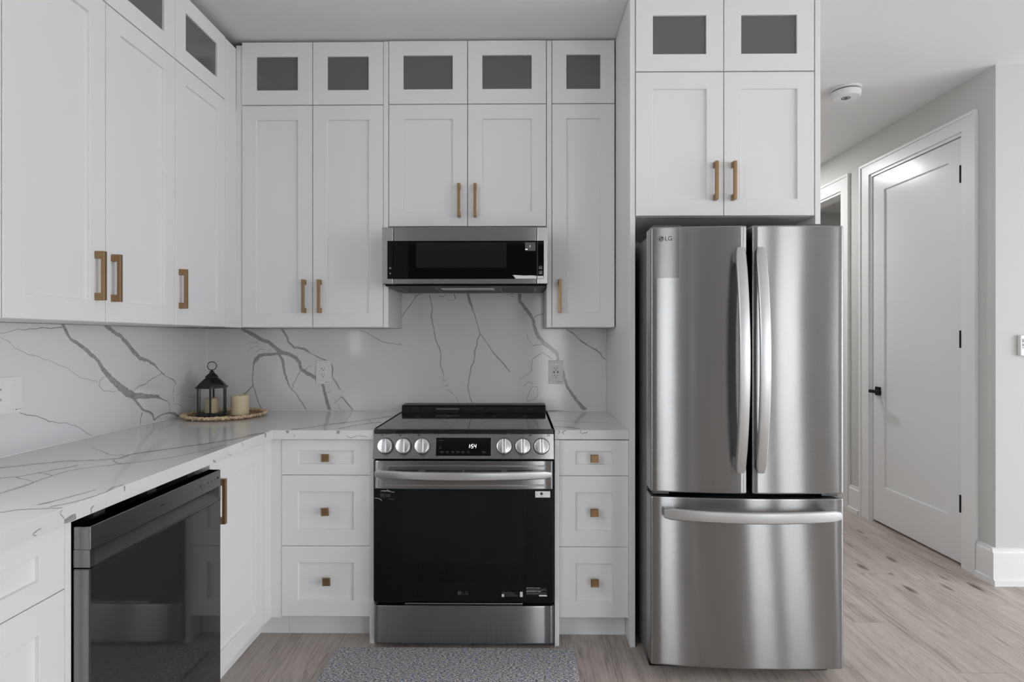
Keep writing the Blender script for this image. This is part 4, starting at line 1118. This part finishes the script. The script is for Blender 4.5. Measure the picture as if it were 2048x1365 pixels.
def icon_box(x, z, par, kind):
    mb = MB()
    y0, y1 = MY-0.0006, MY-0.0001
    if kind == 'frame':
        s = 0.0065
        mb.box(x-s, x+s, y0, y1, z-s, z-s+0.001); mb.box(x-s, x+s, y0, y1, z+s-0.001, z+s); mb.box(x-s, x-s+0.001, y0, y1, z-s, z+s); mb.box(x+s-0.001, x+s, y0, y1, z-s, z+s)
        mb.box(x-0.002, x+0.002, y0, y1, z-0.003, z+0.001)
    elif kind == 'bulb':
        mb.T = plane_m((x, y1, z), (1,0,0), (0,0,1)); mb.lathe([(0.0030, 0), (0.0042, 0), (0.0042, 0.0004), (0.0030, 0.0004)], seg=16, closed=True)
    else:
        mb.prism([(x-0.004, z), (x+0.003, z+0.004), (x+0.001, z), (x+0.003, z-0.004)], y0, y1, 'y')
    mb.build('touch_mark', M['printwhite'], par)
icon_box(0.1025, 1.6270, rgs, 'frame'); icon_box(0.1025, 1.6050, rgs, 'frame'); icon_box(-0.5830, 1.6255, lgs, 'bulb'); icon_box(-0.5830, 1.6010, lgs, 'fan')
mb = MB(); mb.box(MX0+0.006, MX1-0.006, 2.634, 3.045, MZ0-0.006, MZ0+0.0035, 0.002); up = mb.build('underside', M['black'], mw)
mb = MB(); mb.box(-0.37, -0.115, 2.70, 2.80, MZ0-0.011, MZ0-0.0062, 0.002); mb.build('lamp_lens', M['handle'], up)
for a, b in ((-0.575, -0.39), (-0.09, 0.09)):
    mb = MB()
    mb.box(a, b, 2.70, 2.95, MZ0-0.008, MZ0-0.0062)
    for k in range(9): mb.box(a+0.01, b-0.01, 2.715+k*0.026, 2.722+k*0.026, MZ0-0.0095, MZ0-0.008)
    mb.build('vent_filter', M['greymetal'], up)

# ------------------------------------------------------------------ refrigerator (built about its own front centre)
fr = thing('refrigerator', 'stainless french-door refrigerator with bottom freezer drawer', 'refrigerator', (0.8615, 2.152, 0.0), rotz=R(-2.1), local=True)
HF = 0.3575; BOW = 0.019
mb = MB(); mb.box(-0.3555, 0.3555, 0.092, 0.795, 0.035, 1.705, 0.004); mb.build('cabinet', M['greymetal'], fr)
mb = MB(); mb.box(-0.352, 0.352, 0.0855, 0.0915, 0.07, 1.700); mb.build('gasket', M['gap'], fr)
GX0, GX1 = -0.0045, 0.0135
doors = []
for x0, x1 in ((-HF, GX0), (GX1, HF)):
    mb = MB(); fyF = bowed(mb, x0, x1, 0.7225, 1.7265, 0.085, 0.0, BOW, HF, r=0.009, e=0.005)
    doors.append(mb.build('door', M['steel'], fr))
mb = MB(); bowed(mb, -HF, HF, 0.0665, 0.7055, 0.085, 0.0, BOW, HF, r=0.009, e=0.005)
fd = mb.build('freezer_drawer', M['steel'], fr)
for k, x in enumerate((-0.0395, 0.0335)):
    mb = MB(); bow_handle(mb, (x, 0, 1.2245), 'z', 0.414, -1, fyF, 0.074, 0.026, 0.037, 0.017)
    mb.build('handle', M['handle'], doors[k])
mb = MB(); bow_handle(mb, (0.002, 0, 0.6535), 'x', 0.318, -1, lambda x: -BOW*(1-(x/HF)**2)*0.9, 0.070, 0.026, 0.041, 0.016)
mb.build('handle', M['handle'], fd)
for x in (-0.29, 0.29):
    mb = MB(); mb.box(x-0.055, x+0.055, 0.03, 0.16, 1.7275, 1.7395, 0.004); mb.build('hinge_cover', M['greymetal'], fr)
for x in (-0.315, 0.315):
    mb = MB(); mb.box(x-0.03, x+0.03, 0.02, 0.08, 0.7085, 0.7195, 0.002); mb.build('hinge', M['greymetal'], fr)
mb = MB(); mb.box(-0.345, 0.345, 0.10, 0.14, 0.006, 0.060); mb.build('toe_grille', M['black'], fr)
for x in (-0.31, 0.31):
    mb = MB(); mb.lathe([(0.02, 0.0), (0.02, 0.012), (0.012, 0.014), (0.012, 0.036)], (x, 0.17, 0), 14); mb.build('foot', M['black'], fr)
# clear protective film left on the corner of the left door
mb = MB(); n = 12; vs = []; fs = []
for i in range(n+1):
    x = -0.3470 + 0.0940*i/n; y = fyF(x)
    vs += [(x, y-0.0006, 1.5330), (x, y-0.0006, 1.7200), (x, y+0.0004, 1.7200), (x, y+0.0004, 1.5330)]
for i in range(n):
    for k in range(4):
        k2 = (k+1) % 4
        fs.append((4*i+k, 4*i+4+k, 4*i+4+k2, 4*i+k2))
fs += [(0, 1, 2, 3), (4*n+3, 4*n+2, 4*n+1, 4*n)]
mb.add(vs, fs, True)
mb.build('protective_film', M['film'], doors[0])
xl = -0.3115
sl = 2*BOW*xl/HF**2
lgT = plane_m((xl-0.009, fyF(xl-0.009)-0.0012, 1.6815), (1, sl, 0), (0,0,1))
lo = emblem('logo', lgT, 0.0108, M['logodark'], M['handle'], doors[0])
text_part('logo_letters', 'LG', 0.0235, M['logodark'], lo, lgT @ Matrix.Translation((0.0140, 0, 0.0003)), align='LEFT', spacing=0.95)

# ------------------------------------------------------------------ dishwasher
DX, DY0, DY1 = -1.020, 1.3455, 1.9415
dw = thing('dishwasher', 'dark stainless and black glass dishwasher under the left counter', 'dishwasher', (DX, (DY0+DY1)/2, 0))
mb = MB(); mb.box(-1.66, -1.062, DY0+0.003, DY1-0.003, 0.10, 0.838); mb.build('tub', M['black'], dw)
mb = MB(); mb.box(-1.60, -1.13, DY0+0.02, DY1-0.02, 0.0, 0.0995); mb.build('base', M['black'], dw)
mb = MB()
mb.box(-1.0610, DX, DY0, DY1, 0.7985, 0.8545, 0.0022)
mb.box(-1.0610, DX, DY0, DY0+0.014, 0.7535, 0.7990); mb.box(-1.0610, DX, DY1-0.010, DY1, 0.7535, 0.7990)
mb.box(-1.0610, DX, DY0, DY1, 0.7525, 0.7570)
ch = mb.build('control_strip', M['steeldark'], dw)
mb = MB(); mb.prism([(-1.0605, 0.7985), (-1.048, 0.7985), (-1.0212, 0.7572), (-1.0605, 0.7572)], DY0+0.0142, DY1-0.0102, 'y')
mb.build('pocket_handle', M['steeldark'], ch)
for y, w in ((1.795,0.010),(1.818,0.016),(1.841,0.010),(1.862,0.012),(1.884,0.010),(1.904,0.010)):
    mb = MB(); mb.box(DX, DX+0.0003, y-w/2, y+w/2, 0.824, 0.8255)
    if w != 0.010 or y > 1.85: mb.box(DX, DX+0.0003, y-w/3, y+w/3, 0.829, 0.832)
    mb.build('touch_mark', M['printdark'], ch)
for a in ((1.916, 1.929, 0.8265, 0.834), (1.82, 1.885, 0.8155, 0.8165), (1.610, 1.632, 0.8245, 0.8275)):
    mb = MB(); mb.box(DX, DX+0.0003, *a); mb.build('touch_mark', M['printdark'], ch)
mb = MB(); mb.box(-1.0610, DX-0.0035, DY0, DY1, 0.105, 0.7515, 0.0015); dd = mb.build('door', M['steeldark'], dw)
mb = MB(); mb.box(DX-0.0034, DX, DY0+0.001, DY1-0.001, 0.106, 0.7510, 0.0012); mb.build('door_glass', M['dwglass'], dd)
for y in (1.45, 1.66, 1.86):
    mb = MB(); mb.box(-1.10, -1.075, y-0.02, y+0.02, 0.8385, 0.8690); mb.build('mounting_clip', M['greymetal'], dw)

# ------------------------------------------------------------------ tray, lantern, candles
TX, TY = -1.465, 2.832
tr = thing('woven_tray', 'round woven straw tray in the counter corner under the lantern and candle', 'tray', (TX, TY, CZ))
mb = MB()
mb.lathe([(0.001, 0.0008), (0.174, 0.0008), (0.178, 0.005), (0.174, 0.0075), (0.001, 0.0068)], (TX, TY, CZ), 64)
mb.build('base', M['strawdark'], tr)
rnd = random.Random(7)
mb = MB()
for ringr, ringz, cnt, sc in ((0.180, 0.0108, 130, 1.0), (0.188, 0.0155, 150, 0.9)):
    for i in range(cnt):
        a = 2*math.pi*(i + rnd.uniform(-0.25, 0.25))/cnt
        r_ = ringr + rnd.uniform(-0.003, 0.003)
        e = Euler((rnd.uniform(-0.5, 0.5), rnd.uniform(-0.5, 0.5), a+math.pi/2+rnd.uniform(0.2, 1.0)), 'XYZ')
        k = sc*rnd.uniform(0.8, 1.2)
        mb.ball((TX+r_*math.cos(a), TY+r_*math.sin(a), CZ+ringz+rnd.uniform(-0.0015, 0.0025)), 0.0150*k, 0.0046*k, 0.0058*k, 1, e)
mb.build('braided_rim', M['straw'], tr)
TZ = CZ+0.0080

LX, LY = -1.5200, 2.810
ln = thing('lantern', 'black hexagonal metal candle lantern with a ring handle', 'lantern', (LX, LY, TZ))
def hexpts(r, rot=-8): return [(LX+r*math.cos(R(60*k+rot)), LY+r*math.sin(R(60*k+rot))) for k in range(6)]
def hexloft(mb, prof, rot=-8):
    secs = [[Vector((r*math.cos(R(60*k+rot)), r*math.sin(R(60*k+rot)), 0)) for k in range(6)] for r, z in prof]
    mb.sweep([(LX, LY, TZ+z) for r, z in prof], secs, smooth=False)
mb = MB(); hexloft(mb, [(0.076, 0.0), (0.078, 0.004), (0.074, 0.010), (0.070, 0.0125)]); mb.build('base', M['iron'], ln)
for k, (x, y) in enumerate(hexpts(0.0665)):
    mb = MB(); mb.tube([(x, y, TZ+0.0125), (x, y, TZ+0.137)], 0.0042, 8); mb.build('post', M['iron'], ln)
hp = hexpts(0.0645)
for k in range(6):
    a, b = Vector((*hp[k], 0)), Vector((*hp[(k+1) % 6], 0)); d = (b-a).normalized(); nn = Vector((-d.y, d.x, 0))
    a2 = a+d*0.0055; b2 = b-d*0.0055
    mb = MB(); mb.prism([(p.x, p.y) for p in (a2-nn*0.0006, b2-nn*0.0006, b2+nn*0.0006, a2+nn*0.0006)], TZ+0.0128, TZ+0.1365, 'z')
    mb.build('glass_pane', M['clear'], ln)
mb = MB(); hexloft(mb, [(0.0785, 0.137), (0.0785, 0.145), (0.070, 0.1455), (0.0685, 0.152), (0.060, 0.162), (0.046, 0.174), (0.030, 0.188), (0.026, 0.192)]); mb.build('roof', M['iron'], ln)
mb = MB(); hexloft(mb, [(0.0335, 0.190), (0.0335, 0.1925), (0.022, 0.203), (0.0125, 0.211), (0.0115, 0.214), (0.0135, 0.2145), (0.0135, 0.2165), (0.007, 0.2205), (0.0055, 0.224)]); mb.build('chimney', M['iron'], ln)
mb = MB(); cz = TZ+0.2455
mb.tube([(LX+0.0205*math.cos(R(a))*0.96, LY+0.0205*math.cos(R(a))*0.28, cz+0.0205*math.sin(R(a))) for a in range(0, 360, 12)], 0.0019, 8, closed=True)
mb.ball((LX, LY, TZ+0.2245), 0.0045, 0.0045, 0.0045)
mb.build('ring_handle', M['iron'], ln)
# vent holes in the roof
for s in (-1, 1):
    mb = MB(); mb.ball((LX+s*0.0055, LY-0.0455, TZ+0.1685+s*-0.001), 0.0017, 0.0025, 0.0017); mb.build('rivet', M['chrome'], ln)
def candle(label, x, y, z, r, h):
    t = thing('pillar_candle', label, 'candle', (x, y, z))
    mb = MB()
    pr = [(0.001, 0), (r-0.002, 0), (r, 0.002)] + [(r+0.0003*math.sin(k*2.1), h*k/8) for k in range(1, 8)] + [(r, h-0.002), (r-0.0015, h), (r-0.005, h-0.001), (r-0.008, h-0.005), (0.001, h-0.007)]
    mb.lathe(pr, (x, y, z), 40); mb.build('wax', M['wax'], t)
    mb = MB(); mb.tube([(x, y, z+h-0.008), (x+0.0005, y, z+h-0.002), (x+0.002, y, z+h+0.002)], 0.0008, 6); mb.build('wick', M['black'], t)
candle('small ivory candle standing inside the black lantern', LX-0.002, LY, TZ+0.0128, 0.0305, 0.073)
candle('ivory pillar candle standing in the open beside the lantern', -1.3955, 2.842, TZ+0.0001, 0.0420, 0.0980)

# ------------------------------------------------------------------ outlets
def outlet(T, u, v, w, h, label, usb=False, double=False):
    c = T @ Vector((u, v, 0))
    t = thing('wall_outlet', label, 'outlet', tuple(c))
    mb = MB(T); mb.box(u-w/2, u+w/2, v-h/2, v+h/2, 0.0006, 0.0065, 0.002); mb.build('plate', M['plastic'], t)
    uc = u if not double else u-w/4+0.006
    mb = MB(T); mb.box(uc-0.0170, uc+0.0170, v-0.0335, v+0.0335, 0.0060, 0.0085, 0.001); rcp = mb.build('receptacle', M['plastic'], t)
    def slots(vc):
        for du, hh in ((-0.0065, 0.0040), (0.0065, 0.0033)):
            mb = MB(T); mb.box(uc+du-0.0010, uc+du+0.0010, vc-hh, vc+hh, 0.0085, 0.0087); 
            if du < 0: mb.box(uc+du-0.0035, uc+du, vc-0.001, vc+0.001, 0.0085, 0.0087)
            mb.build('slot', M['gap'], rcp)
        mb = MB(T @ Matrix.Translation((uc, vc-0.0105, 0.0085))); mb.prism([(0.0026*math.cos(2*math.pi*i/12), 0.0026*math.sin(2*math.pi*i/12)) for i in range(12)], 0, 0.0002, 'z'); mb.build('slot', M['gap'], rcp)
    slots(v+0.0215); slots(v-0.0115 if not usb else v-0.0170)
    if usb:
        for du in (-0.010, 0.0105):
            mb = MB(T); mb.box(uc+du-0.0028, uc+du+0.0028, v-0.0045, v+0.0055, 0.0085, 0.0088); mb.build('usb_port', M['gap'], rcp)
        mb = MB(T); mb.box(uc-0.002, uc+0.002, v+0.0395, v+0.0435, 0.0064, 0.0068); mb.build('indicator', M['lcd'], t)
    if double:
        mb = MB(T); mb.box(uc-0.008, uc+0.008, v-0.0030, v+0.0030, 0.0085, 0.0100, 0.0006); mb.build('test_button', M['plastic'], rcp)
        u2 = u+w/4-0.004
        mb = MB(T); mb.box(u2-0.0170, u2+0.0170, v-0.0335, v+0.0335, 0.0060, 0.0080, 0.001); mb.build('blank_insert', M['plastic'], t)
        for dv in (-0.048, 0.048):
            mb = MB(T); mb.box(u2-0.0020, u2+0.0020, v+dv-0.0004, v+dv+0.0004, 0.0064, 0.0068); mb.build('screw', M['printgrey'], t)
    mb = MB(T); mb.box(u+w/2-0.028, u+w/2-0.019, v-h/2+0.0105, v-h/2+0.0130, 0.0064, 0.0066); mb.box(u+w/2-0.015, u+w/2-0.004, v-h/2+0.011, v-h/2+0.0125, 0.0064, 0.0066)
    mb.build('plate_print', M['printgrey'], t)
    return t
outlet(back_T(SLAB_Y), -1.0475, 1.1215, 0.081, 0.128, 'white duplex wall outlet on the back splash left of the range, amid grey veins')
outlet(back_T(SLAB_Y), 0.2030, 1.1235, 0.079, 0.126, 'white wall outlet with usb ports on the back splash right of the range', usb=True)
outlet(left_T(SLAB_X), 1.8440, 1.1165, 0.128, 0.122, 'white double-width wall outlet plate at the left picture edge', double=True)

# ------------------------------------------------------------------ floor mat
def rrect(x0, x1, y0, y1, r, n=8):
    out = []
    for cx_, cy_, a0 in ((x1-r, y1-r, 0), (x0+r, y1-r, 90), (x0+r, y0+r, 180), (x1-r, y0+r, 270)):
        for k in range(n+1):
            a = R(a0+90*k/n); out.append((cx_+r*math.cos(a), cy_+r*math.sin(a)))
    return out
mb = MB()
secs = []; zs = []
for ins, z in ((0.002, 0.0006), (0.0, 0.003), (0.0, 0.008), (0.002, 0.011), (0.006, 0.0125)):
    secs.append([Vector((x, y, 0)) for x, y in rrect(-0.7600+ins, 0.2330-ins, 1.77+ins, 2.3760-ins, 0.035-ins)]); zs.append(z)
mb.sweep([(0, 0, z) for z in zs], secs)
tag(mb.build('floor_mat', M['tweed'], None), 'grey heathered floor mat with rounded corners lying before the range', 'mat')

# ------------------------------------------------------------------ hall door
Th = right_T(HALL_X+0.008)
mb = MB(Th); shaker(mb, -4.094, -3.2755, 0.014, 2.4575, -0.040, 0.0, 0.122, 0.108, 0.255, 0.118, depth=0.011, bev=0.002)
dl = struct('door_1', mb, M['doorpaint'])
mb = MB(Th); hu, hv = -4.032, 0.934
mb.box(hu-0.027, hu+0.027, hv-0.030, hv+0.030, 0.0, 0.009, 0.001); mb.box(hu-0.010, hu+0.010, hv-0.010, hv+0.010, 0.009, 0.050, 0.002)
mb.box(hu-0.014, hu+0.105, hv-0.011, hv+0.011, 0.046, 0.062, 0.002)
mb.build('door_handle', M['black'], dl)
for z in (2.244, 1.300, 0.360):
    mb = MB(); mb.tube([(HALL_X-0.0045, 3.2755, z-0.05), (HALL_X-0.0045, 3.2755, z+0.05)], 0.0048, 10); mb.build('hinge', M['black'], dl)

# ------------------------------------------------------------------ smoke alarm, thermostat, hall lamp
sm = thing('smoke_alarm', 'round white smoke alarm on the ceiling right of the refrigerator cabinets', 'smoke alarm', (1.908, 3.33, CEIL))
def lat(prof, name, mat, c=(1.908, 3.33, CEIL), seg=40):
    mb = MB(); mb.lathe([(r, -z) for r, z in prof], c, seg); return mb.build(name, mat, sm)
lat([(0.001, 0.0008), (0.082, 0.0008), (0.082, 0.010), (0.074, 0.0135), (0.001, 0.0135)], 'base', M['plastic'])
lat([(0.001, 0.0136), (0.0735, 0.0136), (0.0735, 0.0205), (0.001, 0.0205)], 'sensor_slot', M['greymetal'])
lat([(0.001, 0.0206), (0.078, 0.0206), (0.079, 0.026), (0.077, 0.046), (0.070, 0.053), (0.001, 0.054)], 'cover', M['plastic'])
mb = MB(); mb.lathe([(0.019, -0.0537), (0.024, -0.0537), (0.024, -0.0552), (0.019, -0.0552)], (1.908, 3.33, CEIL), 28, closed=True); mb.build('button_ring', M['printgrey'], sm)
mb = MB(); mb.lathe([(0.001, -0.0537), (0.012, -0.0537), (0.012, -0.056), (0.001, -0.0565)], (1.908, 3.33, CEIL), 24); mb.build('test_button', M['printgrey'], sm)
th = thing('thermostat', 'white thermostat on the wall at the right picture edge', 'thermostat', (2.70, CORNER_Y, 1.267))
mb = MB(); mb.box(2.643, 2.762, CORNER_Y-0.022, CORNER_Y-0.0006, 1.213, 1.3215, 0.003); mb.build('housing', M['plastic'], th)
mb = MB()
for z0, z1 in ((1.283, 1.302), (1.262, 1.277), (1.252, 1.258)): mb.box(2.651, 2.658, CORNER_Y-0.0226, CORNER_Y-0.0219, z0, z1)
mb.box(2.675, 2.745, CORNER_Y-0.0226, CORNER_Y-0.0219, 1.262, 1.305)
mb.build('screen', M['greymetal'], th)

def ceiling_lamp(label, x, y, power):
    t = thing('ceiling_lamp', label, 'lamp', (x, y, CEIL))
    mb = MB(); mb.lathe([(0.062, -0.0006), (0.085, -0.0006), (0.085, -0.004), (0.066, -0.007), (0.062, -0.007)], (x, y, CEIL), 32, closed=True); mb.build('trim_ring', M['plastic'], t)
    mb = MB(); mb.lathe([(0.001, -0.0006), (0.0615, -0.0006), (0.0615, -0.004), (0.001, -0.004)], (x, y, CEIL), 32); mb.build('diffuser', M['lampglow'], t)
    spot_lamp('ceiling_lamp_light', (x, y, CEIL-0.012), power, 0.12)
ceiling_lamp('round recessed ceiling lamp in the passage behind the refrigerator', 1.85, 4.9, 22)
ceiling_lamp('unseen round ceiling lamp added to brighten the room through the hall opening', 3.45, 4.9, 16)  # invented lamp, put in to lift the dim room beyond the opening
